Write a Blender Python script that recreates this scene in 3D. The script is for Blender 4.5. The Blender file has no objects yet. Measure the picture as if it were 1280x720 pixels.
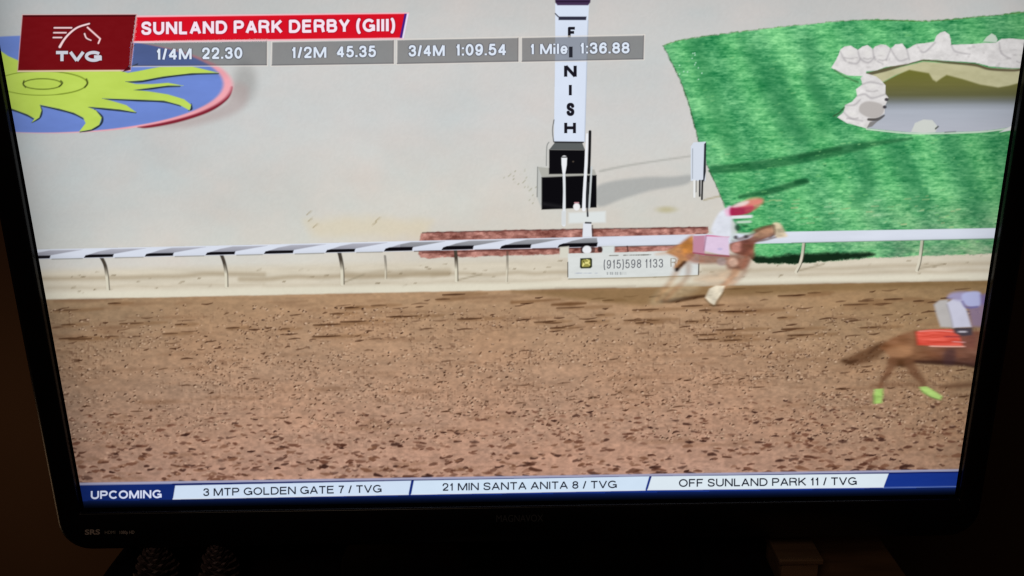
import bpy, math, random
import numpy as np

# ------------------------------------------------------------------ scene, camera, light
S = bpy.context.scene
COL = S.collection
F = 1100.0                                   # focal length in 1280-px units
SW, SH = 0.70, 0.70 * 9 / 16                 # lit picture, metres
ZC = 0.30                                    # height of the picture centre above the table top

def unit(v): return v / np.linalg.norm(v)
_d = unit(np.array([54.0, 3522.0, F]))       # TV's downward direction seen by the camera
_r = np.array([1.0, -0.0155, 0.0]); _r[2] = -(_r[0]*_d[0] + _r[1]*_d[1]) / _d[2]; _r = unit(_r)
_n = np.cross(_r, _d)
_a = np.array([104.5-640, 632-360, F]); _b = np.array([1194.0-640, 615-360, F])
_pa = _a / (_n @ _a); _pb = _b / (_n @ _b)
_D = SW / np.linalg.norm(_pa - _pb)
_cen = (_pa + _pb) * _D / 2 - _d * SH / 2    # picture centre in camera space
M3 = np.array([_r, _n, -_d])                 # camera space (x right, y down, z ahead) -> world
CAM = np.array([0, 0, ZC]) - M3 @ _cen

def at(x, y, off=0.0):
    """pixels of the photograph -> points on the upright plane `off` metres in front of the LCD"""
    x = np.asarray(x, float); y = np.asarray(y, float)
    ray = np.stack([x - 640, y - 360, np.full_like(x, F)], -1) @ M3.T
    t = (-off - CAM[1]) / ray[..., 1]
    return CAM + ray * t[..., None]

def onto(x, y, z):
    """pixel -> point on the level plane at height z"""
    ray = M3 @ np.array([x - 640.0, y - 360.0, F])
    return CAM + ray * ((z - CAM[2]) / ray[2])

from mathutils import Matrix, Vector
cam = bpy.data.objects.new('camera', bpy.data.cameras.new('camera')); COL.objects.link(cam)
cx, cy, cz = M3[:, 0], -M3[:, 1], -M3[:, 2]
cam.matrix_world = Matrix(((cx[0], cy[0], cz[0], CAM[0]), (cx[1], cy[1], cz[1], CAM[1]),
                           (cx[2], cy[2], cz[2], CAM[2]), (0, 0, 0, 1)))
cam.data.sensor_width = 36; cam.data.lens = F / 1280 * 36
cam.data.clip_start = 0.02; cam.data.clip_end = 50
S.camera = cam

W = bpy.data.worlds.new('World'); S.world = W; W.use_nodes = True
W.node_tree.nodes['Background'].inputs[0].default_value = (0.9, 0.55, 0.45, 1)
W.node_tree.nodes['Background'].inputs[1].default_value = 0.006

def area(name, loc, target, size, power, color):
    l = bpy.data.lights.new(name, 'AREA'); l.size = size; l.energy = power; l.color = color
    o = bpy.data.objects.new(name, l); COL.objects.link(o); o.location = loc
    o.rotation_euler = (Vector(target) - Vector(loc)).to_track_quat('-Z', 'Y').to_euler()
    return o
area('wall_fill', (-0.85, 0.12, -0.12), (-0.52, 0.6, -0.22), 0.2, 0.22, (1.0, 0.62, 0.34))  # unseen warm source added to brighten the left wall

area('room_fill', (-0.5, -1.5, 1.4), (0, 0, 0), 0.5, 1.5, (1.0, 0.75, 0.55))  # weak fill added behind the camera in place of dim room ambient

S.view_settings.view_transform = 'Standard'; S.view_settings.look = 'None'
S.view_settings.exposure = 0; S.view_settings.gamma = 1
S.cycles.use_denoising = False
S.cycles.filter_width = 1.35
S.cycles.transparent_max_bounces = 32

# ------------------------------------------------------------------ materials
def pmat(name, color, rough=0.5, spec=0.5, var=0.0, scale=20.0, stretch=(1, 1, 1), bump=0.0, metal=0.0):
    m = bpy.data.materials.new(name); m.use_nodes = True
    nt = m.node_tree; b = nt.nodes['Principled BSDF']
    b.inputs['Roughness'].default_value = rough; b.inputs['Specular IOR Level'].default_value = spec
    b.inputs['Metallic'].default_value = metal
    tc = nt.nodes.new('ShaderNodeTexCoord'); mp = nt.nodes.new('ShaderNodeMapping')
    mp.inputs['Scale'].default_value = stretch
    nz = nt.nodes.new('ShaderNodeTexNoise'); nz.inputs['Scale'].default_value = scale; nz.inputs['Detail'].default_value = 6
    nt.links.new(tc.outputs['Object'], mp.inputs[0]); nt.links.new(mp.outputs[0], nz.inputs['Vector'])
    cr = nt.nodes.new('ShaderNodeValToRGB')
    c = np.array(color)
    cr.color_ramp.elements[0].position = 0.3; cr.color_ramp.elements[1].position = 0.7
    cr.color_ramp.elements[0].color = (*(c * (1 - var)), 1); cr.color_ramp.elements[1].color = (*(c * (1 + var)), 1)
    nt.links.new(nz.outputs['Fac'], cr.inputs[0]); nt.links.new(cr.outputs[0], b.inputs['Base Color'])
    if bump:
        bp = nt.nodes.new('ShaderNodeBump'); bp.inputs['Strength'].default_value = bump; bp.inputs['Distance'].default_value = 0.002
        nt.links.new(nz.outputs['Fac'], bp.inputs['Height']); nt.links.new(bp.outputs[0], b.inputs['Normal'])
    return m

def lcd(name, alpha):
    """the lit liquid crystal picture: gives off the colour stored at each pixel"""
    m = bpy.data.materials.new(name); m.use_nodes = True
    nt = m.node_tree; nt.nodes.clear()
    out = nt.nodes.new('ShaderNodeOutputMaterial'); em = nt.nodes.new('ShaderNodeEmission')
    vc = nt.nodes.new('ShaderNodeAttribute'); vc.attribute_name = 'pixel'
    nt.links.new(vc.outputs['Color'], em.inputs['Color'])
    if alpha:
        tr = nt.nodes.new('ShaderNodeBsdfTransparent'); mx = nt.nodes.new('ShaderNodeMixShader')
        nt.links.new(vc.outputs['Alpha'], mx.inputs[0]); nt.links.new(tr.outputs[0], mx.inputs[1])
        nt.links.new(em.outputs[0], mx.inputs[2]); nt.links.new(mx.outputs[0], out.inputs[0])
    else:
        nt.links.new(em.outputs[0], out.inputs[0])
    return m
LCD = lcd('lit_picture', False); LCDA = lcd('lit_picture_soft', True)

def lin(c):
    c = np.clip(np.asarray(c, float), 0, 1)
    return np.where(c <= 0.04045, c / 12.92, ((c + 0.055) / 1.055) ** 2.4)
def rgb(*c): return np.array(c, float) / 255.0

# ------------------------------------------------------------------ objects
def empty(name, loc):
    o = bpy.data.objects.new(name, None); COL.objects.link(o); o.location = loc; o.empty_display_size = 0.05
    return o
def tag(o, label, cat=None, group=None, kind=None):
    o['label'] = label
    if cat: o['category'] = cat
    if group: o['group'] = group
    if kind: o['kind'] = kind
    return o
WORLD_OFF = {}
def obj(name, verts, faces, mat, parent=None, smooth=False):
    """verts in world space; linked as one mesh object"""
    v = np.asarray(verts, float)
    if parent is not None: v = v - WORLD_OFF[parent.name]
    me = bpy.data.meshes.new(name); me.from_pydata([tuple(p) for p in v], [], faces); me.update()
    me.materials.append(mat)
    o = bpy.data.objects.new(name, me); COL.objects.link(o)
    if parent is not None: o.parent = parent; WORLD_OFF[o.name] = WORLD_OFF[parent.name]
    if smooth:
        for p in me.polygons: p.use_smooth = True
    return o
def boxmesh(x0, x1, y0, y1, z0, z1):
    v = [(x, y, z) for x in (x0, x1) for y in (y0, y1) for z in (z0, z1)]
    f = [(0, 1, 3, 2), (4, 6, 7, 5), (0, 4, 5, 1), (2, 3, 7, 6), (0, 2, 6, 4), (1, 5, 7, 3)]
    return v, f
def bevel(o, w=0.003, seg=3):
    m = o.modifiers.new('bevel', 'BEVEL'); m.width = w; m.segments = seg; m.limit_method = 'ANGLE'
    for p in o.data.polygons: p.use_smooth = True
    return o

# ------------------------------------------------------------------ value noise and the picture painter
_rng = np.random.default_rng(7)
_TAB = _rng.random((512, 512))
def vnoise(X, Y, sx, sy, seed=0):
    x = X / sx + seed * 37.7; y = Y / sy + seed * 11.3
    i = np.floor(x).astype(int); j = np.floor(y).astype(int)
    u = x - i; v = y - j; u = u*u*(3-2*u); v = v*v*(3-2*v)
    g = lambda a, b: _TAB[a % 512, b % 512]
    return (g(i, j)*(1-u) + g(i+1, j)*u)*(1-v) + (g(i, j+1)*(1-u) + g(i+1, j+1)*u)*v
def fbm(X, Y, sx, sy, seed=0, o=4):
    r = 0; a = 0.5; t = 0
    for k in range(o):
        r = r + a * vnoise(X, Y, sx, sy, seed + k*3); t += a; a *= 0.55; sx /= 2; sy /= 2
    return r / t - 0.5
def spline(p, n=8, closed=True):
    p = np.asarray(p, float); N = len(p); out = []
    for i in range(N if closed else N-1):
        if closed: a, b, c, d = p[i-1], p[i], p[(i+1) % N], p[(i+2) % N]
        else: a, b, c, d = p[max(i-1, 0)], p[i], p[i+1], p[min(i+2, N-1)]
        for t in np.arange(n)/n:
            out.append(0.5*(2*b + (c-a)*t + (2*a-5*b+4*c-d)*t*t + (3*b-a-3*c+d)*t**3))
    if not closed: out.append(p[-1])
    return np.array(out)

QL = lambda y: 104.5 - 0.1815*(632 - y)      # left and right edges of the lit picture in the photograph
QR = lambda y: 1194 + 0.1530*(615 - y)
QB = lambda x: 635.5 - 0.01562*(x - 104.5)

class Pic:
    """a patch of the television picture: painted at pixel resolution, linked as one flat mesh"""
    def __init__(s, x0, y0, x1, y1, step=1.0, base=None):
        s.x = np.arange(x0, x1 + step*0.5, step); s.y = np.arange(y0, y1 + step*0.5, step); s.st = step
        s.X, s.Y = np.meshgrid(s.x, s.y)
        s.c = np.zeros(s.X.shape + (3,)); s.a = np.zeros(s.X.shape)
        s.full = base is not None; s.lock = False
        if s.full: s.c[:] = base; s.a[:] = 1
    def win(s, b):
        i0 = max(int((b[1]-s.y[0])/s.st), 0); i1 = min(int((b[3]-s.y[0])/s.st)+2, len(s.y))
        j0 = max(int((b[0]-s.x[0])/s.st), 0); j1 = min(int((b[2]-s.x[0])/s.st)+2, len(s.x))
        return (slice(i0, max(i1, i0)), slice(j0, max(j1, j0)))
    def over(s, w, m, col):
        if callable(col): col = col(s.X[w], s.Y[w])
        a = s.a[w]; m = np.clip(m, 0, 1)*(a if s.lock else 1); na = m + a*(1-m)
        s.c[w] = (np.asarray(col)*m[..., None] + s.c[w]*(a*(1-m))[..., None]) / np.maximum(na, 1e-6)[..., None]
        s.a[w] = na
    @staticmethod
    def ss(sd, soft):
        t = np.clip(0.5 - sd/(2*soft), 0, 1); return t*t*(3-2*t)
    def sd(s, w, p):
        X, Y = s.X[w], s.Y[w]; d = np.full(X.shape, 1e9); ins = np.zeros(X.shape, bool)
        for (ax, ay), (bx, by) in zip(p, np.roll(p, -1, 0)):
            ex, ey = bx-ax, by-ay; px, py = X-ax, Y-ay
            h = np.clip((px*ex+py*ey)/max(ex*ex+ey*ey, 1e-9), 0, 1)
            d = np.minimum(d, (px-ex*h)**2 + (py-ey*h)**2)
            cr = (ay > Y) != (by > Y)
            if by != ay: ins ^= cr & (X < ex*(Y-ay)/(by-ay) + ax)
        return np.where(ins, -1, 1)*np.sqrt(d)
    def poly(s, p, col, soft=0.8, smooth=False, op=1.0, rag=0.0, ragsc=6.0, seed=1):
        p = np.asarray(p, float)
        if smooth: p = spline(p)
        e = soft*1.2 + rag*2 + 2; w = s.win((p[:, 0].min()-e, p[:, 1].min()-e, p[:, 0].max()+e, p[:, 1].max()+e))
        if s.X[w].size == 0: return s
        d = s.sd(w, p)
        if rag: d = d + rag*2*fbm(s.X[w], s.Y[w], ragsc, ragsc, seed, 3)
        s.over(w, s.ss(d, soft)*op, col); return s
    def stroke(s, p, wd, col, soft=0.7, op=1.0, smooth=True):
        p = np.asarray(p, float); n = len(p)
        wds = np.full(n, wd, float) if np.isscalar(wd) else np.asarray(wd, float)
        if smooth and n > 2:
            wds = np.interp(np.linspace(0, n-1, (n-1)*6+1), np.arange(n), wds); p = spline(p, 6, False)
        e = wds.max()/2 + soft*1.2 + 2; w = s.win((p[:, 0].min()-e, p[:, 1].min()-e, p[:, 0].max()+e, p[:, 1].max()+e))
        X, Y = s.X[w], s.Y[w]
        if X.size == 0: return s
        d = np.full(X.shape, 1e9)
        for (ax, ay), (bx, by), wa, wb in zip(p[:-1], p[1:], wds[:-1], wds[1:]):
            ex, ey = bx-ax, by-ay; px, py = X-ax, Y-ay
            h = np.clip((px*ex+py*ey)/max(ex*ex+ey*ey, 1e-9), 0, 1)
            d = np.minimum(d, np.hypot(px-ex*h, py-ey*h) - (wa + (wb-wa)*h)/2)
        s.over(w, s.ss(d, soft)*op, col); return s
    def ell(s, cx, cy, rx, ry, col, soft=0.8, op=1.0):
        e = soft*1.2+2; w = s.win((cx-rx-e, cy-ry-e, cx+rx+e, cy+ry+e))
        if s.X[w].size == 0: return s
        q = np.hypot((s.X[w]-cx)/rx, (s.Y[w]-cy)/ry)
        s.over(w, s.ss((q-1)*min(rx, ry), soft)*op, col); return s
    def mul(s, f): s.c *= (f[..., None] if np.ndim(f) == 2 else f); return s
    def smear(s, n, sx=1, sy=0):
        """camera smear inside the broadcast picture"""
        P = np.concatenate([s.c*s.a[..., None], s.a[..., None]], 2); acc = 0; k = 0
        for i in range(-n, n+1):
            acc = acc + np.roll(np.roll(P, i*sx, 1), i*sy, 0); k += 1
        acc = acc/k; s.a = acc[..., 3]; s.c = acc[..., :3]/np.maximum(s.a, 1e-6)[..., None]; return s
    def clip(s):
        """stay inside the lit rectangle, viewing-angle falloff painted into the side margins"""
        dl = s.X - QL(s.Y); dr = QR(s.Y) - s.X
        s.c *= (1 - 0.20*np.exp(-np.maximum(dl, 0)/34) - 0.10*np.exp(-np.maximum(dr, 0)/45))[..., None]  # side-edge vignetting multiplied into the stored colour
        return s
    def grain(s, amt, sc=2.2, seed=3):
        s.c *= (1 + amt*2*(vnoise(s.X, s.Y, sc, sc, seed)-0.5))[..., None]; return s
    def build(s, name, level, parent, label=None):
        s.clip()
        h, w = s.X.shape
        Yc = np.minimum(s.Y, QB(s.X)); Xc = np.clip(s.X, QL(Yc), QR(Yc)); cut = ((Xc != s.X) | (Yc != s.Y)).reshape(-1)
        P = at(Xc, Yc, level*LV).reshape(-1, 3) - WORLD_OFF[parent.name]
        I = np.arange(h*w).reshape(h, w)
        q = np.stack([I[1:, :-1], I[1:, 1:], I[:-1, 1:], I[:-1, :-1]], -1).reshape(-1, 4)
        al = s.a.reshape(-1); q = q[(al[q].max(1) > 0.012) & ~cut[q].all(1)]
        used = np.unique(q); rm = np.full(h*w, -1); rm[used] = np.arange(len(used)); q = rm[q]
        me = bpy.data.meshes.new(name)
        me.vertices.add(len(used)); me.vertices.foreach_set('co', P[used].astype(np.float32).ravel())
        me.loops.add(q.size); me.loops.foreach_set('vertex_index', q.astype(np.int32).ravel())
        me.polygons.add(len(q)); me.polygons.foreach_set('loop_start', np.arange(0, q.size, 4, dtype=np.int32))
        me.update(calc_edges=True); me.validate()
        ca = me.color_attributes.new('pixel', 'FLOAT_COLOR', 'POINT')
        data = np.concatenate([lin(s.c.reshape(-1, 3)[used]), al[used, None]], 1)
        ca.data.foreach_set('color', data.astype(np.float32).ravel())
        me.materials.append(LCDA)
        o = bpy.data.objects.new(name, me); COL.objects.link(o); o.parent = parent
        if label: o['label'] = label
        return o
LV = 0.00006                                  # spacing of the picture's sheets, metres

def text_mesh(body, offset, shear=0.0, spacing=1.0):
    cu = bpy.data.curves.new('lettering', 'FONT'); cu.body = body; cu.size = 1; cu.offset = offset; cu.shear = shear
    cu.space_character = spacing; cu.resolution_u = 4
    o = bpy.data.objects.new('lettering', cu); COL.objects.link(o)
    dg = bpy.context.evaluated_depsgraph_get(); me = bpy.data.meshes.new_from_object(o.evaluated_get(dg))
    v = np.array([p.co[:] for p in me.vertices]); f = [tuple(p.vertices) for p in me.polygons]
    bpy.data.objects.remove(o); bpy.data.curves.remove(cu); bpy.data.meshes.remove(me)
    return v, f

def arc(cx_, cy_, rx_, ry_, a0, a1, n=10):
    return [(cx_+rx_*math.cos(math.radians(a)), cy_+ry_*math.sin(math.radians(a))) for a in np.linspace(a0, a1, n)]
def oval(x0=0, x1=1, y0=0, y1=1, n=28): return arc((x0+x1)/2, (y0+y1)/2, (x1-x0)/2, (y1-y0)/2, 0, 360, n)
_S = [(.96, .80), (.88, .93), (.66, 1), (.36, 1), (.12, .92), (.04, .76), (.12, .62), (.36, .54), (.64, .47), (.90, .38), (.97, .24), (.88, .08), (.64, 0), (.34, 0), (.10, .08), (.01, .23)]
_C = arc(.54, .5, .54, .5, 42, 318, 22)
_D = [(0, 0), (0, 1), (.46, 1)]+arc(.46, .5, .54, .5, 80, -80, 12)+[(.46, 0), (0, 0)]
GL = {   # centre lines on a unit box: width, strokes
 'A': (.96, [[(-.03, -.06), (.5, 1.04)], [(1.03, -.06), (.5, 1.04)], [(.2, .30), (.8, .30)]]),
 'B': (.90, [[(0, 0), (0, 1), (.6, 1)]+arc(.6, .77, .32, .23, 80, -80, 8)+[(.6, .54), (0, .54)], [(.6, .54)]+arc(.64, .27, .36, .27, 80, -80, 8)+[(.6, 0), (0, 0)]]),
 'C': (1.0, [_C]), 'D': (.98, [_D]),
 'E': (.86, [[(1.04, 1), (0, 1), (0, 0), (1.06, 0)], [(0, .53), (.96, .53)]]),
 'F': (.80, [[(1.06, 1), (0, 1), (0, -.08)], [(0, .50), (.92, .50)]]),
 'G': (1.06, [arc(.52, .5, .52, .5, 40, 330, 22)+[(1, .10)], [(.56, .44), (1, .44), (1, -.02)]]),
 'H': (.96, [[(0, -.08), (0, 1.08)], [(1, -.08), (1, 1.08)], [(0, .52), (1, .52)]]),
 'I': (0, [[(.5, -.08), (.5, 1.08)]]), 'l': (0, [[(.5, -.08), (.5, 1.08)]]),
 'i': (0, [[(.5, -.08), (.5, .68)], [(.5, .93), (.5, 1.08)]]),
 'K': (.94, [[(0, -.08), (0, 1.08)], [(1.0, 1.06), (0, .34)], [(.36, .58), (1.04, -.06)]]),
 'L': (.78, [[(0, 1.08), (0, 0), (1.06, 0)]]),
 'M': (1.14, [[(0, -.08), (0, 1.04)], [(1, -.08), (1, 1.04)], [(0.03, 1.05), (.5, -.04)], [(.97, 1.05), (.5, -.04)]]),
 'N': (.96, [[(0, -.08), (0, 1.08)], [(1, -.08), (1, 1.08)], [(.02, 1.03), (.98, -.03)]]),
 'O': (1.08, [oval()]), 'P': (.88, [[(0, -.08), (0, 1), (.58, 1)]+arc(.62, .73, .38, .27, 80, -80, 10)+[(.58, .46), (0, .46)]]),
 'R': (.94, [[(0, -.08), (0, 1), (.58, 1)]+arc(.60, .75, .36, .25, 80, -80, 10)+[(.58, .50), (0, .50)], [(.6, .5), (.86, .38), (.93, .10), (1.0, -.08)]]),
 'S': (.88, [_S]), 'T': (.86, [[(-.06, 1), (1.06, 1)], [(.5, 1), (.5, -.08)]]),
 'U': (.94, [[(0, 1.08), (0, .36)]+arc(.5, .36, .5, .36, 190, 350, 12)+[(1, .36), (1, 1.08)]]),
 'V': (.94, [[(-.04, 1.06), (.5, -.04)], [(1.04, 1.06), (.5, -.04)]]),
 'Y': (.92, [[(-.04, 1.06), (.5, .42)], [(1.04, 1.06), (.5, .42)], [(.5, .46), (.5, -.08)]]),
 '0': (.74, [oval()]), '1': (.44, [[(.75, -.08), (.75, 1.08)], [(.75, .97), (.45, .80), (0, .76)]]),
 '2': (.74, [[(.02, .70), (.08, .88), (.30, 1), (.66, 1), (.92, .86), (.95, .68), (.80, .46), (.34, .22), (.05, .0)], [(-.02, 0), (1.06, 0)]]),
 '3': (.74, [[(.03, .78), (.16, .95), (.48, 1), (.80, .95), (.93, .77), (.80, .58), (.45, .53)], [(.45, .53), (.84, .48), (.99, .28), (.86, .07), (.5, 0), (.16, .05), (0, .24)]]),
 '4': (.78, [[(.74, -.08), (.74, 1.04)], [(.74, 1.02), (-.02, .27)], [(-.06, .25), (1.08, .25)]]),
 '5': (.74, [[(.96, 1), (.20, 1), (.08, .48)], [(.08, .50), (.30, .63), (.66, .63), (.94, .50), (1, .30), (.86, .08), (.5, 0), (.16, .05), (0, .22)]]),
 '6': (.74, [[(.96, .80), (.80, .97), (.5, 1), (.18, .86), (.03, .58), (.03, .30), (.16, .08), (.5, 0), (.84, .08), (.98, .30), (.86, .54), (.52, .62), (.18, .52), (.04, .32)]]),
 '7': (.70, [[(-.06, 1), (1.0, 1), (.55, .50), (.36, -.08)]]),
 '8': (.74, [oval(.06, .94, .53, 1), oval(0, 1, 0, .53)]),
 '9': (.74, [[(.04, .20), (.20, .03), (.5, 0), (.82, .14), (.97, .42), (.97, .70), (.84, .92), (.5, 1), (.16, .92), (.02, .70), (.14, .46), (.48, .38), (.82, .48), (.96, .68)]]),
 '(': (.26, [[(1, 1.10), (.30, .85), (0, .44), (.30, .03), (1, -.22)]]), ')': (.26, [[(0, 1.10), (.70, .85), (1, .44), (.70, .03), (0, -.22)]]),
 '.': (0, [[(.5, -.08), (.5, .10)]]), ':': (0, [[(.5, -.08), (.5, .10)], [(.5, .58), (.5, .76)]]), '/': (.40, [[(-.1, -.08), (1.1, 1.08)]]),
 'e': (.68, [[(.05, .37), (.97, .37), (.92, .58), (.72, .72), (.5, .74), (.2, .66), (.02, .42), (.04, .22), (.22, .03), (.5, 0), (.8, .05), (.94, .22)]]),
 'u': (.66, [[(0, .78), (0, .25), (.2, .02), (.55, 0), (.9, .12), (1, .3)], [(1, .78), (1, -.08)]]),
}
CURVY = set('SCGO02356890()8eu7UR9')
def lettering(name, body, xl, xr, top, bot, drop, col, level, parent, wt=.17, label=None, halo=None, sp=.13, soft=.55, sq=1.0, op=1.0):
    """body drawn between pixel columns xl..xr; top/bot are cap line and base line at xl, `drop` px rise to xr; wt = stroke weight / cap height"""
    h = bot-top; t = wt*h
    W_ = lambda ch, k: t if GL[ch][0] == 0 else max(GL[ch][0]*h*k, t*1.6)
    def total(k):
        return sum(.40*h*k if ch == ' ' else W_(ch, k)+sp*h*k for ch in body)-sp*h*k
    lo, hi = .2, 4
    for _ in range(40):
        m = (lo+hi)/2
        if total(m) < xr-xl: lo = m
        else: hi = m
    k = lo; x = xl
    p = Pic(xl-4, min(top, top-drop)-4-.12*h, xr+4, max(bot, bot-drop)+4+.25*h, .5)
    todo = []
    for ch in body:
        if ch == ' ': x += .40*h*k; continue
        w = W_(ch, k)
        ph = t*sq
        for st in GL[ch][1]:
            q = np.array(st, float)
            if ch in CURVY and len(q) > 4 and not (len(q) > 20): q = spline(q, 4, False)
            px = x+t/2+q[:, 0]*(w-t) if w > t else np.full(len(q), x+t/2)
            py = bot-t/2-q[:, 1]*(h-t)-drop*(px-xl)/(xr-xl)
            todo.append((np.stack([px, py], 1), ch))
        x += w+sp*h*k
    def draw(width, c, o_, sf):
        for q, ch in todo:
            e = width/2+sf*1.2+2; w = p.win((q[:, 0].min()-e, q[:, 1].min()-e, q[:, 0].max()+e, q[:, 1].max()+e))
            X, Y = p.X[w], p.Y[w]; d = np.full(X.shape, 1e9); n = len(q)-1
            closed = np.hypot(*(q[0]-q[-1])) < .01
            for i in range(n):
                (ax, ay), (bx, by) = q[i], q[i+1]; ex, ey = bx-ax, by-ay; L_ = math.hypot(ex, ey)
                if L_ < 1e-6: continue
                ux, uy = ex/L_, ey/L_; al = (X-ax)*ux+(Y-ay)*uy; pr = np.abs(-(X-ax)*uy+(Y-ay)*ux)
                over_a = np.maximum(-al, 0); over_b = np.maximum(al-L_, 0)
                seg = np.hypot(pr, over_a+over_b)-width/2
                if i == 0 and not closed: seg = np.where(al < 0, np.maximum(pr-width/2, -al), seg)
                if i == n-1 and not closed: seg = np.where(al > L_, np.maximum(pr-width/2, al-L_), seg)
                d = np.minimum(d, seg)
            if ch not in '()':
                bl_ = bot-drop*(X-xl)/(xr-xl); g_ = (width-t)/2
                d = np.maximum(d, np.maximum(Y-bl_-g_, bl_-h-g_-Y))
            p.over(w, p.ss(d, sf)*o_, c)
    if halo is not None: draw(t+2.0, halo, .6, 1.0)
    draw(t, col, op, soft)
    o = p.build(name, level, parent)
    if label: o['label'] = label
    return o

# ------------------------------------------------------------------ the room: wall, table
HB = 0.005                                    # bezel front stands this far before the LCD
z_bot = at(np.array([600.0]), np.array([681.0]), HB)[0][2]     # underside of the bezel
ZT = z_bot - 0.045                            # table top
ML = pmat('warm_wall_paint', (0.13, 0.075, 0.045), 0.9, 0.2, 0.10, 3, bump=0.1)
wv = boxmesh(-2.2, 2.2, 0.60, 0.68, ZT-0.75, 1.6)
o = obj('wall', *wv, ML); tag(o, 'dim warm brown wall behind the television', 'wall', kind='structure')
o = obj('floor', *boxmesh(-2.2, 2.2, -1.6, 0.60, ZT-0.80, ZT-0.75), pmat('dark_carpet', (0.10, 0.05, 0.04), 0.95, 0.1, 0.3, 60))
tag(o, 'dark carpet under the table', 'floor', kind='structure')

xl = onto(130, 720, ZT)[0]; xr = onto(1135, 720, ZT)[0]
WOOD = pmat('dark_stained_wood', (0.30, 0.17, 0.09), 0.45, 0.4, 0.35, 9, (1, 9, 9), 0.15)
tb = empty('table', (0, 0, ZT)); WORLD_OFF['table'] = np.array([0, 0, ZT])
tag(tb, 'dark stained wooden table under the television', 'table')
bevel(obj('table_top', *boxmesh(xl, xr, -0.30, 0.30, ZT-0.03, ZT), WOOD, tb))
for sx in (xl+0.04, xr-0.09):
    for sy in (-0.27, 0.22):
        obj('leg', *boxmesh(sx, sx+0.05, sy, sy+0.05, ZT-0.75, ZT-0.03), WOOD, tb)

# dark runner over the middle and left of the table
CLOTH = pmat('black_cloth', (0.012, 0.008, 0.011), 0.95, 0.1, 0.3, 90, bump=0.5)
cxr = onto(966, 700, ZT)[0]
nx, ny = 60, 30; vv = []; ff = []
for i in range(nx+1):
    for j in range(ny+1):
        x = xl+0.002 + (cxr-xl-0.002)*i/nx; y = -0.298 + 0.55*j/ny
        vv.append((x, y, ZT+0.0025+0.0008*math.sin(x*70+y*25)*math.sin(y*60)))
for i in range(nx):
    for j in range(ny):
        a = i*(ny+1)+j; ff.append((a, a+ny+1, a+ny+2, a+1))
o = obj('table_runner', vv, ff, CLOTH, smooth=True)
sm = o.modifiers.new('thickness', 'SOLIDIFY'); sm.thickness = 0.0015; sm.offset = 0
tag(o, 'black cloth runner spread over the table beneath the television', 'cloth')

# ------------------------------------------------------------------ television body
TVO = np.array([0, 0.03, ZT+0.004]); tv = empty('television', tuple(TVO)); WORLD_OFF['television'] = TVO
tag(tv, 'black flat screen television with thick glossy frame showing a horse race', 'television')
BLK = pmat('glossy_black_plastic', (0.006, 0.0055, 0.007), 0.30, 0.35, 0.1, 300)
MATTE = pmat('matte_black_plastic', (0.008, 0.007, 0.008), 0.7, 0.2, 0.1, 200)
lx0, lx1 = -SW/2, SW/2; z1 = ZC + SH/2
z0 = at(np.array([650.0]), np.array([627.0]), 0)[0][2]
bl = at(np.array([25.0]), np.array([420.0]), HB)[0][0]; br = at(np.array([1263.0]), np.array([420.0]), HB)[0][0]
def rrect(x0, x1, zz0, zz1, r, y, n=8):
    pts = []
    for cx_, cz_, a0 in ((x1-r, zz1-r, 0), (x0+r, zz1-r, 90), (x0+r, zz0+r, 180), (x1-r, zz0+r, 270)):
        for k in range(n+1):
            a = math.radians(a0 + 90*k/n); pts.append((cx_+r*math.cos(a), y, cz_+r*math.sin(a)))
    return pts
def loft(rings, closed_ends=False):
    v = []; f = []; n = len(rings[0])
    for r in rings: v += r
    for k in range(len(rings)-1):
        for i in range(n):
            j = (i+1) % n; f.append((k*n+i, k*n+j, (k+1)*n+j, (k+1)*n+i))
    if closed_ends: f.append(tuple(range(n))[::-1]); f.append(tuple((len(rings)-1)*n+i for i in range(n)))
    return v, f
g = 0.0016
ox = (bl, br, z_bot, z1+0.026)
rings = [rrect(*ox, 0.024, 0.030), rrect(*ox, 0.024, -HB+0.004), rrect(ox[0]+.0012, ox[1]-.0012, ox[2]+.0012, ox[3]-.0012, 0.0232, -HB+0.0012),
         rrect(ox[0]+.004, ox[1]-.004, ox[2]+.004, ox[3]-.004, 0.021, -HB),
         rrect(lx0-g-.0016, lx1+g+.0016, z0-g-.0016, z1+g+.0016, 0.002, -HB),
         rrect(lx0-g-.0006, lx1+g+.0006, z0-g-.0006, z1+g+.0006, 0.0014, -HB+.0007),
         rrect(lx0-g, lx1+g, z0-g, z1+g, 0.001, -HB+0.0022), rrect(lx0-g, lx1+g, z0-g, z1+g, 0.001, 0.004)]
v, f = loft(rings); o = obj('bezel', v, f, BLK, tv, True)
v, f = loft([rrect(ox[0]+.003, ox[1]-.003, ox[2]+.003, ox[3]-.003, 0.022, 0.030), rrect(ox[0]+.008, ox[1]-.008, ox[2]+.008, ox[3]-.008, 0.022, 0.045),
             rrect(ox[0]+.09, ox[1]-.09, ox[2]+.05, ox[3]-.05, 0.03, 0.085)], True)
obj('back_casing', v, f, MATTE, tv)
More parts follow.
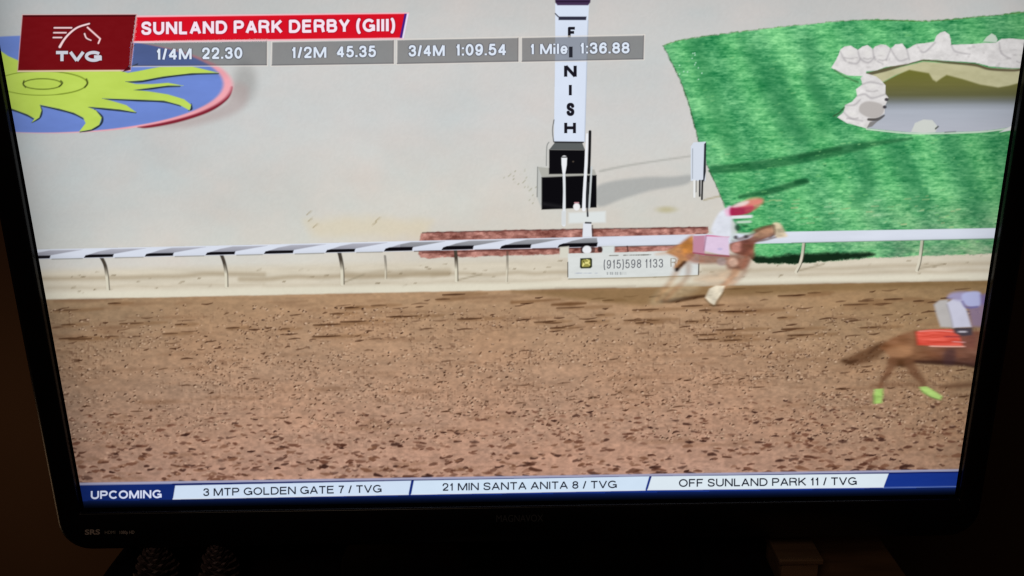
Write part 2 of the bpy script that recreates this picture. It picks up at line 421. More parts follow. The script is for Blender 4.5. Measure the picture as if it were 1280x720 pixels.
# stand
def disc(rx, ry, cx_, cy_, z, n=64): return [(cx_+rx*math.cos(2*math.pi*k/n), cy_+ry*math.sin(2*math.pi*k/n), z) for k in range(n)]
hx = at(np.array([430.0]), np.array([697.0]), 0)[0][0]
rx = abs(hx)+0.01; zb = ZT+0.004
v, f = loft([disc(rx, 0.115, 0, 0.03, zb), disc(rx, 0.115, 0, 0.03, zb+0.006), disc(rx-.004, 0.111, 0, 0.03, zb+0.010), disc(0.07, 0.03, 0, 0.03, zb+0.014)], True)
obj('stand_base', v, f, BLK, tv, True)
v, f = loft([disc(0.055, 0.016, 0, 0.045, zb+0.0141), disc(0.045, 0.013, 0, 0.045, z_bot+0.03)], True)
obj('stand_neck', v, f, BLK, tv, True)
# faint printing on the frame
def printing(name, body, xl_, xr_, top, bot, drop, col, offset=0.0, label=None):
    v, f = text_mesh(body, offset); hv, _ = text_mesh('H', offset)
    u = (v[:, 0]-v[:, 0].min())/(v[:, 0].max()-v[:, 0].min()); t = (v[:, 1]-hv[:, 1].min())/(hv[:, 1].max()-hv[:, 1].min())
    m = pmat(name+'_ink', col, 0.5, 0.3, 0.05, 50)
    o = obj(name, at(xl_+u*(xr_-xl_), bot+(top-bot)*t-u*drop, HB+0.0002), f, m, tv)
    if o.data.polygons[0].normal.y > 0: o.data.flip_normals()
    if label: o['label'] = label
printing('maker_badge', 'MAGNAVOX', 620.5, 679, 644, 652.5, 0.8, (0.12, 0.12, 0.13), 0.0, 'faint grey maker lettering centred on the lower frame')
printing('feature_print', 'SRS', 106, 125, 662, 668.5, 0.4, (0.8, 0.68, 0.62), 0.03, 'tiny pale printed mark at the lower left of the frame')
printing('feature_print', 'HDMI', 131, 144, 663.5, 667.5, 0.2, (0.6, 0.55, 0.5), 0.0, 'middle tiny printed mark on the lower left of the frame')
printing('feature_print', '1080p HD', 149.5, 168, 663.5, 667.5, 0.3, (0.75, 0.65, 0.6), 0.02, 'right hand tiny printed mark on the lower left of the frame')

# ------------------------------------------------------------------ the screen and its picture
v = [(lx0-.01, 0.0005, z0-.01), (lx1+.01, 0.0005, z0-.01), (lx1+.01, 0.0005, z1+.01), (lx0-.01, 0.0005, z1+.01)]
scr = obj('screen', v, [(0, 1, 2, 3)], MATTE, tv)
scr['label'] = 'lit screen with a horse race broadcast seen slightly from above'
R = random.Random(5)

TE = lambda x: 374.5 - 0.0205*(x-57)          # edge between the sand strip and the dirt track
RT = lambda x: np.interp(x, [40, 320, 500, 640, 746, 868, 990, 1250], [312, 306, 301.5, 298.5, 296, 293, 289.5, 285])
RB = lambda x: 324 - 0.0216*(x-50)

# --- sand lot
p = Pic(-20, -42, 1300, 380, 2, rgb(204, 204, 202))
X, Y = p.X, p.Y
warm = np.clip((Y-150)/190, 0, 1)*np.clip((X+200)/700, 0.2, 1)
p.c += (warm[..., None]*(rgb(214, 208, 195)-rgb(204, 204, 202)))
p.c += (np.clip((70-Y)/110, 0, 1)[..., None]*(rgb(190, 189, 187)-rgb(204, 204, 202)))
p.c += (np.clip((420-X)/420, 0, 1)[..., None]*(rgb(191, 196, 197)-rgb(204, 204, 202)))*np.clip((330-Y)/60, 0, 1)[..., None]
p.mul(1 + 0.065*fbm(X, Y, 120, 70, 2)); p.c += 0.035*fbm(X, Y, 60, 40, 5)[..., None]*np.array([1, -0.3, -0.7])
# strip between rail and track
low = lambda x: RB(x)+14
p.poly([(-20, low(-20)), (1300, low(1300)), (1300, 400), (-20, 400)], lambda a, b: rgb(212, 203, 184)+0.10*fbm(a, b, 60, 8, 4)[..., None], 6)
for x0, x1, yo, th, op in ((50, 330, 24, 5, .55), (300, 560, 30, 5, .6), (430, 560, 28, 9, .4), (540, 712, 30, 4, .45), (880, 1240, 32, 5, .35), (60, 330, 37, 2, .25), (330, 700, 40, 3, .2), (1000, 1240, 40, 4, .3)):
    p.stroke([(x0+(x1-x0)*t, RB(x0+(x1-x0)*t)+yo+R.uniform(-1.5, 1.5)) for t in np.linspace(0, 1, 9)], th, rgb(160, 143, 116), 3.0, op)
p.poly([(-20, TE(-20)-9), (1300, TE(1300)-9), (1300, 400), (-20, 400)], rgb(226, 221, 202), 3, op=.75)
for k in range(90):
    x = R.uniform(60, 1230); y = RB(x)+R.uniform(16, 44); l = R.uniform(1, 5)
    p.stroke([(x, y), (x+l, y-0.1*l)], R.uniform(.8, 1.6), rgb(120, 105, 80), .8, R.uniform(.25, .7))
# post shadows, raked marks and painted shadows of the finish post, board and emblem
for a, b in (((430, 353), (455, 343)), ((572, 350), (602, 343)), ((1000, 338), (1030, 330)), ((1148, 336), (1180, 330))):
    p.stroke([a, b], 2, rgb(150, 138, 115), 1.2, .6)
p.poly([(380, 275), (440, 271), (540, 276), (530, 296), (390, 296)], rgb(218, 206, 178), 9, op=.6, rag=4, ragsc=20)
for a in ((385, 277), (392, 284), (466, 281), (470, 276), (384, 268)):
    p.stroke([a, (a[0]+5, a[1]-4)], 1.2, rgb(150, 135, 100), 1, .6)
p.poly([(748, 232), (800, 222), (840, 221), (864, 219), (858, 230), (815, 238), (780, 248), (748, 258)], rgb(168, 170, 168), 3, True, .85)
p.stroke([(750, 214), (790, 206), (864, 195)], [3, 2.4, 2], rgb(170, 170, 164), 1.3, .7)
p.stroke([(880, 250), (900, 245)], 2, rgb(170, 160, 130), 1, .7)
p.ell(833, 262, 11, 3.6, rgb(186, 178, 140), 3, .8)
p.ell(306, 103, 14, 23, rgb(160, 160, 158), 9, .7); p.poly([(292, 105), (280, 130), (235, 148), (190, 158), (240, 158), (300, 138), (310, 110)], rgb(176, 160, 158), 6, True, .6)
for k in range(26):
    x, y = R.choice(((652, 228), (668, 240), (636, 222), (664, 250)))
    p.ell(x+R.gauss(0, 5), y+R.gauss(0, 6), .9, .9, rgb(140, 140, 110), .6, .5)
p.grain(.010); p.build('sand_lot', 1, scr, 'pale grey sand lot in the picture')

# --- dirt track
p = Pic(50, 345, 1240, 612, 1, rgb(170, 131, 106))
X, Y = p.X, p.Y
p.a *= p.ss(TE(X)-Y + 1.2*fbm(X, Y, 14, 6, 9), 1.4)*np.clip((QB(X)-30-Y)+.5, 0, 1)
dep = np.clip((Y-360)/245, 0, 1)
p.c[:] = rgb(181, 142, 123)
p.c += (1-dep[..., None])*(rgb(172, 140, 108)-rgb(181, 142, 123))
p.c += np.clip((360-X)/360, 0, 1)[..., None]*(rgb(154, 122, 106)-rgb(181, 142, 123))
p.c += (np.clip((X-880)/340, 0, 1))[..., None]*(rgb(158, 124, 102)-rgb(181, 142, 123))
p.mul(1 + 0.10*fbm(X, Y, 110, 12, 1)); p.c += 0.035*fbm(X, Y, 90, 40, 6)[..., None]*np.array([1, 0.1, -.4])
p.mul(1 + 0.24*fbm(X, Y, 5, 3, 12, 2)*np.clip(.45+dep, 0, 1)); p.mul(1 + .10*fbm(X, Y, 12, 6, 21, 3))
# fine grit: small pits with a pale lip
gate = np.clip((vnoise(X, Y, 55, 13, 33)-.30)/.35, 0, 1)*np.clip((Y-383)/14, 0, 1)*np.clip(1.15-abs(Y-450)/130, .25, 1)
for sc_, sd_, k_ in ((3.4, 61, .34), (2.6, 77, .40)):
    pit = np.clip((vnoise(X, Y, sc_*1.15, sc_*.85, sd_)-.70)/.20, 0, 1)*gate
    lip = np.clip((vnoise(X-1.6, Y+1.2, sc_*1.15, sc_*.85, sd_)-.72)/.2, 0, 1)*gate*(1-pit)
    p.c = p.c*(1-k_*pit)[..., None] + pit[..., None]*k_*rgb(92, 64, 48); p.c += (lip*.45*k_)[..., None]*(rgb(226, 200, 172)-p.c)
# soft darker ruts
for k in range(230):
    y = 362 + 240*R.random()**1.25; x = R.uniform(40, 1230); l = R.uniform(18, 90)*(1.15-.6*(y-360)/240)
    yy = TE(x)-TE(600)+y
    p.stroke([(x, yy), (x+l*.5, yy-.012*l+R.uniform(-1, 1)), (x+l, yy-.03*l)], [2.2, R.uniform(3, 6), 1], rgb(118, 84, 60), 2.4, R.uniform(.08, .30))
# crisp dark dashes
def yband():
    y = R.choice((375, 380, 385, 391, 396, 400, 404, 410, 414, 420, 430, 438, 452, 470, 477, 481, 487, 493, 500, 507, 516)) + R.uniform(-3, 3); return y
for k in range(210):
    x = R.uniform(55, 1230); y = yband()+TE(x)-TE(600); l = R.uniform(4, 18)*(1.2 if y < 425 else .85)
    p.stroke([(x, y+R.uniform(0, 1)), (x+l*.5, y+R.uniform(-.8, .8)), (x+l, y-R.uniform(0, 1.5))], [.9, R.uniform(1.4, 2.3), .6], rgb(66, 40, 26), .8, R.uniform(.35, .95))
for k in range(52):
    x = R.uniform(60, 1200); y = 366 + 66*R.random()+TE(x)-TE(600); l = R.uniform(14, 46)
    p.stroke([(x+2, y+1), (x+l, y-.02*l), (x+l*1.6, y-.05*l)], [3, 5, 2], rgb(126, 92, 62), 2, .45); p.stroke([(x, y), (x+l*.45, y-.5), (x+l*.8, y-.03*l)], [1.2, 2.1, .8], rgb(70, 44, 28), .9, R.uniform(.5, .9))
# clods: small dark dots with a lit side
for k in range(5200):
    y = 382 + 170*R.random()**.9; x = R.uniform(50, 1235)
    if vnoise(np.array([x]), np.array([y]), 70, 16, 33)[0] < R.uniform(.15, .7): continue
    s_ = R.choice((.55, .7, .8, 1.0, 1.3)); an = R.uniform(-1.0, .3)
    p.stroke([(x, y), (x+s_*R.uniform(.6, 2.2)*math.cos(an), y+s_*1.3*math.sin(an))], s_*1.35, R.choice((rgb(52, 32, 24), rgb(74, 48, 34), rgb(96, 66, 48))), .7, R.uniform(.35, .95))
    if R.random() < .7: p.ell(x+R.uniform(1, 3), y+R.uniform(-1.8, 1.8), s_*1.2, s_*.8, rgb(220, 190, 162), .8, R.uniform(.3, .75))
# near clods and hoof marks: clumps of every size, thicker towards the viewer
k = 0
while k < 1500:
    y = 500 + 106*R.random()**.75; x = R.uniform(70, 1215); y2 = y + TE(x)-TE(600)
    if vnoise(np.array([x]), np.array([y2]), 34, 13, 52)[0] < R.random()*.6: continue
    k += 1
    s_ = (1.0+(y-500)/80)*R.choice((.45, .6, .8, 1, 1, 1.35)); l = R.uniform(2.0, 5.6)*s_; a = R.uniform(-.4, .35)
    c_ = (rgb(58, 34, 28), rgb(80, 48, 36), rgb(108, 70, 54), rgb(120, 82, 62))[R.randrange(4)]
    p.stroke([(x, y2), (x+l*.5, y2+l*.4*math.sin(a)+R.uniform(-1, 1)), (x+l*math.cos(a), y2+l*math.sin(a)*.7)], [R.uniform(.4, 1.6)*s_, R.uniform(.9, 2.2)*s_, R.uniform(.2, .8)*s_], c_, R.uniform(.7, 1.4), R.uniform(.45, 1.0))
    if R.random() < .5: p.ell(x+R.uniform(-2, 4), y2-R.uniform(1.2, 3), R.uniform(.8, 2.2), R.uniform(.7, 1.2), rgb(212, 176, 150), 1.0, R.uniform(.25, .65))
# shadow along the inner edge and under both horses, painted into the dirt
p.poly([(640, 364), (720, 374), (800, 382), (832, 378), (885, 371), (960, 368), (1080, 362), (1235, 357), (1235, 351), (880, 356)], rgb(118, 92, 56), 5, op=.55)
p.stroke([(822, 377), (845, 375), (880, 370)], [3, 6, 3], rgb(62, 38, 22), 2, .8)
p.stroke([(690, 381), (712, 380), (732, 379)], [2, 5, 2], rgb(95, 62, 36), 2, .8); p.stroke([(640, 378), (660, 377), (700, 374)], [4, 3, 1], rgb(110, 75, 45), 2, .6)
p.stroke([(1175, 484), (1200, 482), (1215, 481)], [3, 6, 5], rgb(96, 66, 48), 3, .7); p.stroke([(1090, 482), (1130, 480), (1150, 482)], 4, rgb(110, 76, 54), 4, .5)
p.build('dirt_track', 3, scr, 'churned brown dirt track in the picture')

# --- lawn
GR = rgb(72, 160, 92)
lawn = [(828, 57), (845, 51), (880, 45), (960, 35), (1065, 25), (1100, 24), (1160, 26), (1230, 20), (1300, 12), (1300, 318), (1240, 317), (1100, 322), (1040, 326), (990, 330), (945, 329), (935, 318), (918, 282), (904, 254), (893, 228), (883, 206), (873, 178), (868, 158), (860, 128), (850, 100), (838, 75)]
p = Pic(815, 0, 1296, 340, 1)
def grass(a, b):
    t = 0.42*fbm(a, b, 60, 26, 3)+.46*fbm(a, b, 12, 3.2, 8)+.30*fbm(a, b, 4, 2, 15, 2)
    st = np.sin((a-0.42*b-815)/62*2*math.pi)
    c = rgb(90, 174, 112) + t[..., None]*np.array([.78, .66, .58]) + .04*st[..., None]*np.array([.8, 1, .5]) + (.012*np.sin(b*2.1))[..., None]
    low_ = np.clip((b-235)/80, 0, 1)*np.clip((a-1000)/120, 0, 1)
    c = c + low_[..., None]*np.array([.12, .0, .06])*(1+2.0*fbm(a, b, 22, 9, 31)[..., None])
    return c*(1-np.clip((a-1150)/130, 0, 1)*.10)[..., None]
p.poly(lawn, grass, 1.4, rag=1.5, ragsc=4); p.lock = True
D = rgb(40, 118, 72)
for pts, w_, op in (([(940, 60), (965, 120), (1000, 165)], 12, .25), ([(868, 52), (884, 110), (905, 165), (916, 190)], 20, .30), ([(925, 50), (950, 110), (980, 168)], 9, .20), ([(968, 92), (990, 150), (1005, 170)], 26, .28), ([(1010, 55), (1020, 110), (1028, 165)], 16, .22),
                    ([(1075, 185), (1085, 230), (1070, 250)], 18, .35), ([(1120, 190), (1150, 250)], 26, .30), ([(1190, 180), (1225, 260)], 24, .25), ([(1010, 100), (1045, 145)], 16, .35)):
    p.stroke(pts, w_, D, 7, op*1.35)
for pts, w_, op in (([(885, 214), (930, 209), (985, 201), (1050, 188), (1090, 180), (1140, 173)], [6, 11, 12, 12, 7, 2], .55), ([(1000, 196), (1050, 186)], 5, .6), ([(890, 208), (935, 206)], 4, .4),
                    ([(925, 246), (960, 240), (1000, 228), (1010, 227)], [4, 8, 8, 3], .65), ([(995, 228), (1008, 226)], 5, .7)):
    p.stroke(pts, w_, rgb(22, 78, 44), 2.6, op)  # tree shadow streaks painted across the grass
for k in range(900):
    x = R.uniform(835, 1270); y = R.uniform(40, 322); l = R.uniform(1, 6)
    p.stroke([(x, y), (x+l, y-.1*l)], R.uniform(.7, 1.6), R.choice((rgb(36, 112, 66), rgb(48, 128, 76), rgb(126, 200, 122), rgb(150, 205, 140))), .9, R.uniform(.15, .55)*(1.25 if y > 170 else .9))
for k in range(60):
    x = R.uniform(940, 1200); y = R.uniform(245, 285)
    p.stroke([(x, y), (x+R.uniform(2, 9), y-.5)], R.uniform(.8, 2), R.choice((rgb(200, 200, 150), rgb(170, 190, 130), rgb(190, 225, 180))), 1, R.uniform(.2, .65))
for k in range(14): p.ell(R.uniform(840, 885), R.uniform(65, 105), .9, .9, rgb(200, 235, 215), .7, .75)
p.stroke([(829, 57), (846, 51), (880, 45), (960, 35), (1065, 25), (1160, 26), (1230, 20), (1292, 14)], 1.5, rgb(96, 118, 58), .8, .7)
p.stroke([(828, 57), (838, 76), (850, 101), (861, 131), (868, 158), (873, 178)], 2, rgb(38, 74, 40), .9, .75); p.stroke([(883, 206), (893, 228), (904, 254)], 2, rgb(40, 80, 46), .9, .75)
p.poly([(928, 318), (960, 321), (1000, 317), (1080, 316), (1090, 320), (1040, 327), (985, 332), (945, 331)], rgb(16, 34, 20), 3, True, .95, 2)
p.build('lawn', 3, scr, 'mown green lawn in the picture')

# --- pond and its white rocks
z7 = lambda q: [(1030+a/4.5, 20+b/4.5) for a, b in q]
def water(a, b):
    t = np.clip((b-90)/80, 0, 1)
    ks = [0, .20, .36, .45, .52, .6, 1]; cs = [rgb(112, 112, 52), rgb(110, 108, 60), rgb(98, 98, 66), rgb(118, 122, 118), rgb(150, 156, 164), rgb(172, 178, 189), rgb(182, 185, 196)]
    c = np.stack([np.interp(t, ks, [q[i] for q in cs]) for i in range(3)], -1)
    return c + .03*fbm(a, b, 60, 5, 3)[..., None]
p = Pic(1030, 20, 1290, 175, 1)
p.poly(z7([(320, 380), (480, 295), (700, 290), (1130, 330), (1130, 610), (1045, 628), (880, 650), (650, 656), (480, 656), (240, 632), (250, 560), (280, 490), (280, 430)]), water, 1)
p.poly(z7([(235, 335), (320, 378), (400, 335), (480, 303), (590, 322), (612, 358), (632, 370), (660, 350), (690, 332), (780, 355), (880, 386), (980, 402), (1040, 392), (1130, 368), (1130, 300), (930, 296), (850, 276), (560, 256), (350, 306)]),
       lambda a, b: rgb(192, 188, 150)+.10*fbm(a, b, 18, 9, 6)[..., None], 1.6)  # cream reflection of the rocks painted into the water
p.build('pond', 5, scr, 'small pond with olive and grey water in the picture')
p = Pic(1030, 20, 1290, 175, 1)
WR = lambda a, b: rgb(222, 219, 218)+.10*fbm(a, b, 16, 11, 2)[..., None]+.10*fbm(a, b, 5, 4, 5)[..., None]
p.stroke(z7([(236, 330), (345, 302), (470, 268), (560, 248), (700, 262), (850, 276), (930, 298), (1060, 306), (1110, 300)]), [4, 5, 3, 2, 2.5, 3.5, 3.5, 3, 3], rgb(96, 84, 62), 1.2, .95)
p.poly(z7([(895, 143), (915, 118), (943, 98), (965, 110), (976, 132), (970, 148)]), rgb(196, 212, 196), 1)
p.poly(z7([(40, 290), (62, 255), (80, 225), (92, 190), (112, 172), (150, 166), (190, 190), (215, 172), (245, 164), (275, 188), (288, 172), (320, 160), (350, 165), (375, 185), (400, 160), (440, 155), (465, 186), (520, 158), (620, 146), (632, 112), (655, 92), (680, 85), (706, 105), (716, 162), (800, 160), (900, 152), (965, 150), (1000, 128), (1060, 126), (1130, 132), (1130, 292), (1060, 294), (930, 283), (850, 262), (700, 253), (560, 243), (480, 268), (345, 288), (300, 305), (238, 312), (236, 338), (130, 334), (80, 315)]), WR, 1.0, rag=.5)
p.poly(z7([(236, 322), (205, 350), (216, 385), (180, 412), (186, 450), (158, 482), (120, 502), (110, 540), (74, 570), (130, 602), (240, 632), (262, 600), (340, 548), (345, 500), (362, 460), (346, 438), (346, 390), (322, 362), (290, 338)]), WR, 1.0, rag=.5)
for a, b, c_, d_ in ((150, 215, 70, 40), (245, 215, 40, 45), (330, 220, 40, 50), (270, 400, 60, 40), (160, 560, 60, 30), (1100, 230, 30, 50)):
    p.stroke(z7([(a-c_/2, b+d_/2), (a, b+d_*.62), (a+c_/2, b+d_/2)]), 1.6, rgb(168, 164, 165), 1.6, .65); p.ell(1030+a/4.5, 20+(b-8)/4.5, c_/11, d_/13, rgb(228, 226, 222), 2.4, .6)
for q in ([(92, 200), (120, 250), (180, 268), (205, 240)], [(190, 190), (205, 240), (250, 262), (285, 230)], [(275, 188), (285, 240), (330, 270)], [(375, 185), (350, 250)], [(375, 185), (420, 250), (470, 240)], [(465, 186), (480, 245)], [(520, 158), (560, 205), (625, 150)], [(716, 162), (740, 200), (820, 215)], [(985, 150), (1000, 210), (1050, 240)],
          [(216, 385), (260, 372), (330, 385)], [(185, 450), (230, 440), (270, 462), (345, 440)], [(120, 502), (170, 500), (205, 470)], [(110, 540), (150, 575), (215, 590)]):
    p.stroke(z7(q), [1, 2.2, 1.2] if len(q) == 3 else ([1, 1.6] if len(q) == 2 else [1, 2.2, 2.2, 1]), rgb(158, 154, 157), 1.8, .6)  # shaded gaps between the stones, painted in grey
for k in range(60):
    x = R.uniform(1042, 1285); y = R.uniform(48, 86); p.ell(x, y, R.uniform(.8, 3), R.uniform(.6, 1.8), R.choice((rgb(236, 233, 228), rgb(176, 172, 172))), 1.4, .45) if p.a[int(y-20), int(x-1030)] > .9 and p.c[int(y-20), int(x-1030), 0] > .75 else None
p.poly(z7([(205, 500), (250, 480), (320, 495), (338, 530), (310, 570), (250, 570), (200, 540)]), rgb(184, 179, 176), 1.6, True)
p.stroke(z7([(250, 582), (300, 582), (338, 560)]), [3, 4, 2], rgb(72, 68, 66), 1, .9); p.poly(z7([(240, 630), (258, 596), (300, 590), (320, 575), (270, 622)]), rgb(120, 116, 112), 1, op=.85)  # includes the dark shadow painted under the grey stone
for a, b in ((352, 470), (342, 512)): p.ell(1030+a/4.5, 20+b/4.5, 2.4, 2, rgb(50, 46, 52), .9, .9)
p.stroke(z7([(55, 562), (85, 545), (112, 515)]), 2, rgb(50, 82, 52), 1, .8); p.stroke(z7([(60, 305), (120, 342), (190, 372)]), 2.4, rgb(64, 110, 66), 1.2, .7)
p.poly(z7([(490, 652), (512, 602), (560, 582), (610, 586), (640, 622), (626, 654), (560, 660)]), rgb(206, 210, 204), 1.2)
p.stroke(z7([(628, 634), (642, 622)]), 2, rgb(70, 74, 70), .8, .8)  # painted shadow beside the low rock
p.stroke(z7([(240, 636), (480, 660), (650, 660), (880, 652), (1045, 632)]), 1.8, rgb(206, 220, 205), 1, .9); p.stroke(z7([(680, 654), (740, 650)]), 1.2, rgb(90, 100, 96), .7, .7)
p.poly(z7([(985, 655), (1060, 615), (1070, 640)]), rgb(214, 216, 216), 1)
p.build('pond_rocks', 6, scr, 'white boulders lining the pond in the picture')

# --- sun emblem
p = Pic(-20, 40, 320, 172, 1)
p.poly([(288, 108), (290.5, 112), (284, 125), (262, 140), (225, 152.5), (190, 159.5), (176, 160), (176, 156), (230, 138), (270, 120)], rgb(128, 34, 50), 1.3, True)
p.ell(60, 106, 230.5, 60.5, rgb(238, 166, 176), 1.2)
p.ell(51, 105, 228, 60.8, rgb(110, 136, 208), 1.0)
p.c[:] = p.c*(1 + .10*fbm(p.X, p.Y, 40, 14, 2)[..., None])
YL = lambda a, b: rgb(190, 216, 92) + .06*fbm(a, b, 30, 12, 4)[..., None]
sun = [(-20, 58), (0, 63), (10, 70), (24, 76), (40, 84), (120, 80), (160, 91), (172, 89), (200, 83.5), (240, 83), (273, 91), (240, 91.5), (205, 95.5), (178, 100.5), (157, 102), (170, 105), (190, 105), (210, 103.5), (229, 107), (210, 107), (190, 109.5), (167, 112.5), (185, 114), (210, 118), (230, 124), (239, 131), (237, 138), (224, 131), (205, 126), (172, 124.5), (128, 123), (143, 127), (158, 131.5), (170.5, 140.5), (150, 137), (130, 135), (110, 133.5), (120, 138), (127, 147), (124, 156), (114, 162), (99, 164.5), (107, 154), (104, 147), (92, 141), (74, 136), (50, 131), (52, 138), (49, 147), (40, 153), (43, 148), (34, 143), (15, 136), (-20, 130)]
dk = [[(273, 92), (240, 92.5), (205, 96.5), (178, 101.5), (157, 102.5)], [(225, 108), (208, 108), (190, 110.5), (167, 113)], [(239, 130), (239.5, 136), (236, 138)], [(226, 132.5), (205, 127), (172, 125.5), (128, 123.7)], [(170, 141), (150, 138), (130, 136), (110, 134)], [(118, 137), (127.5, 146), (126, 155), (115, 162), (100, 165)], [(105, 149), (92, 142), (74, 137), (50, 132)], [(50, 132), (52, 139), (49.5, 147), (40, 153)], [(42, 149), (34, 144), (15, 137), (-10, 132)], [(165, 83), (172, 80)], [(164, 60), (168, 57)]]
for q in dk: p.stroke(q, [1.2]+[2.6]*(len(q)-2)+[1.2], rgb(34, 44, 48), .8, .9)
p.poly(sun, YL, .8)
th = np.linspace(0, 2*math.pi, 40)
p.stroke([(52+57*math.cos(t), 104+15*math.sin(t)) for t in th], [1.6 if math.cos(t) > .4 else 1.0 for t in th], rgb(112, 132, 38), .7, .8)
p.stroke([(53+24*math.cos(t), 105+6.6*math.sin(t)) for t in th], 1.3, rgb(84, 100, 30), .7, .85)
p.stroke([(108, 99), (109.5, 104), (106, 109)], 2, rgb(60, 66, 26), .8, .8); p.stroke([(30, 101), (29, 105), (32, 109)], 1.6, rgb(50, 56, 24), .8, .8); p.stroke([(76, 101), (78, 104), (74, 108)], 1.6, rgb(50, 56, 24), .8, .8)
p.build('sun_emblem', 5, scr, 'round blue emblem with a yellow sun and pink rim in the picture')

# --- brick kerb behind the rail
p = Pic(515, 276, 895, 330, 1)
BR = lambda a, b: rgb(160, 108, 98)+.55*fbm(a, b, 7, 4, 3)[..., None]*np.array([1, .9, .85])+.22*fbm(a, b, 30, 9, 6)[..., None]
p.poly([(525, 291), (640, 287.5), (760, 285.5), (885, 283.5), (886, 290), (868, 306), (830, 314), (720, 317.5), (640, 319.5), (526, 323), (523, 318)], BR, 1.2, rag=1.6)
p.stroke([(528, 291), (640, 288.3), (760, 286), (882, 284.2)], 1.6, rgb(92, 48, 44), .8, .8)
p.stroke([(528, 316), (640, 312.5), (740, 310)], 1.4, rgb(82, 44, 40), .8, .7)
p.build('brick_kerb', 5, scr, 'low red brick kerb behind the rail in the picture')

# --- finish post
p = Pic(664, -8, 762, 285, .75)
WH = lambda a, b: rgb(216, 226, 243)+.03*fbm(a, b, 20, 30, 2)[..., None]
p.poly([(694, 4), (736.5, 4), (734.2, 40), (730.6, 177.5), (692.3, 177.5), (694, 60)], WH, .8)
p.stroke([(735, 26), (730.8, 177)], 1.2, rgb(178, 192, 214), .8, .7); p.stroke([(692.4, 150), (690.6, 163), (692, 177)], 1.2, rgb(40, 44, 50), .7, .8)
p.poly([(693, -8), (739, -8), (738, 3), (735, 6.5), (697, 6.5), (694, 3)], rgb(66, 48, 80), .9); p.stroke([(696, 2), (736, 2)], 1.6, rgb(40, 26, 50), .8)
p.poly([(698.3, 20.8), (733, 20.8), (732.5, 25), (698.3, 25)], rgb(46, 46, 64), .8); p.stroke([(694, 17), (698, 21)], 1.2, rgb(40, 40, 50), .7)
p.poly([(694, 177.5), (727.5, 177.5), (731.3, 187.5), (686.5, 187)], rgb(92, 96, 96), .8); p.stroke([(693, 177.6), (729, 178)], 1.6, rgb(30, 30, 34), .8)
p.poly([(672, 208.5), (686, 210), (731, 210), (743, 212), (745.8, 219.5), (677, 221.5)], rgb(176, 176, 168), .9)
p.poly([(671.8, 208.5), (677.2, 221), (677.2, 262), (671, 246)], rgb(190, 192, 188), .9); p.stroke([(672, 209), (671.4, 246)], 1.2, rgb(110, 112, 110), .8, .7)
p.stroke([(686, 178), (683.5, 184), (683, 207)], 1.3, rgb(120, 124, 122), .8, .8)
p.poly([(686.3, 187), (731.3, 187.4), (731.3, 217), (686.3, 217.6)], rgb(14, 13, 17), .9)
p.poly([(677, 221.5), (745.8, 219), (745.8, 259.5), (677, 262.2)], rgb(12, 11, 15), .9)
p.stroke([(680, 255), (704, 259)], 4, rgb(48, 48, 50), 3, .5); p.ell(716.5, 202, 1.2, 1, rgb(80, 70, 60), .7)
p.build('finish_post', 6, scr, 'tall white finishing post on a stepped black base in the picture')
for ch, y0, y1, x0_, x1_ in (('F', 33.5, 47.5, 709.8, 720), ('I', 57, 73, 711.2, 715.8), ('N', 81, 97, 705, 721), ('I', 105.2, 120, 711, 714.8), ('S', 128.5, 145, 708, 718.2), ('H', 152.5, 167.5, 705.2, 720)):
    lettering('sign_letter', ch, x0_, x1_, y0, y1, 0, rgb(26, 24, 34), 7, scr, (x1_-x0_)/(y1-y0) if ch == 'I' else .26)

# --- poles before the post
p = Pic(690, 155, 772, 300, .75)
p.poly([(711, 266), (757, 264), (757, 278), (711, 279)], rgb(222, 228, 228), 2.2, op=.9)
p.stroke([(704.8, 212), (705.4, 240), (704.8, 281)], [3.4, 3, 4.4], rgb(226, 230, 234), .8); p.stroke([(705.3, 198), (705.2, 206), (705, 215)], [7, 6.4, 3.4], rgb(238, 240, 243), .8); p.stroke([(702.5, 196.4), (708, 196.4)], 1.4, rgb(60, 60, 60), .7)
p.poly([(702, 264), (707.5, 264), (707, 281), (701.8, 281)], rgb(214, 218, 220), 1)
p.stroke([(737.5, 164.5), (737, 190), (736, 216)], 3.6, rgb(18, 18, 22), .7); p.stroke([(739.5, 209), (738, 235), (736.5, 260)], 2.2, rgb(200, 206, 208), .8); p.stroke([(734.5, 228), (733.8, 250), (734.6, 270)], 2.2, rgb(40, 42, 46), .8, .9)
p.stroke([(734, 168), (732.5, 205), (730.5, 240), (729.8, 262)], [3, 3.6, 3.8, 4.4], rgb(236, 239, 244), .7)
p.ell(720.8, 258.5, 4.2, 4.6, rgb(236, 236, 238), .9); p.stroke([(718.5, 253.5), (723, 253.5)], 1.6, rgb(214, 160, 170), .8, .8)
p.poly([(729, 279), (739, 278.5), (740.2, 298), (728, 298)], rgb(224, 228, 236), .9); p.stroke([(732, 278.4), (738.5, 278.6)], 2, rgb(50, 52, 58), .7, .9); p.stroke([(740.5, 282), (741.2, 297)], 1.6, rgb(70, 60, 60), .8, .8)
p.build('camera_pole', 8, scr, 'slim white poles standing before the finishing post in the picture')

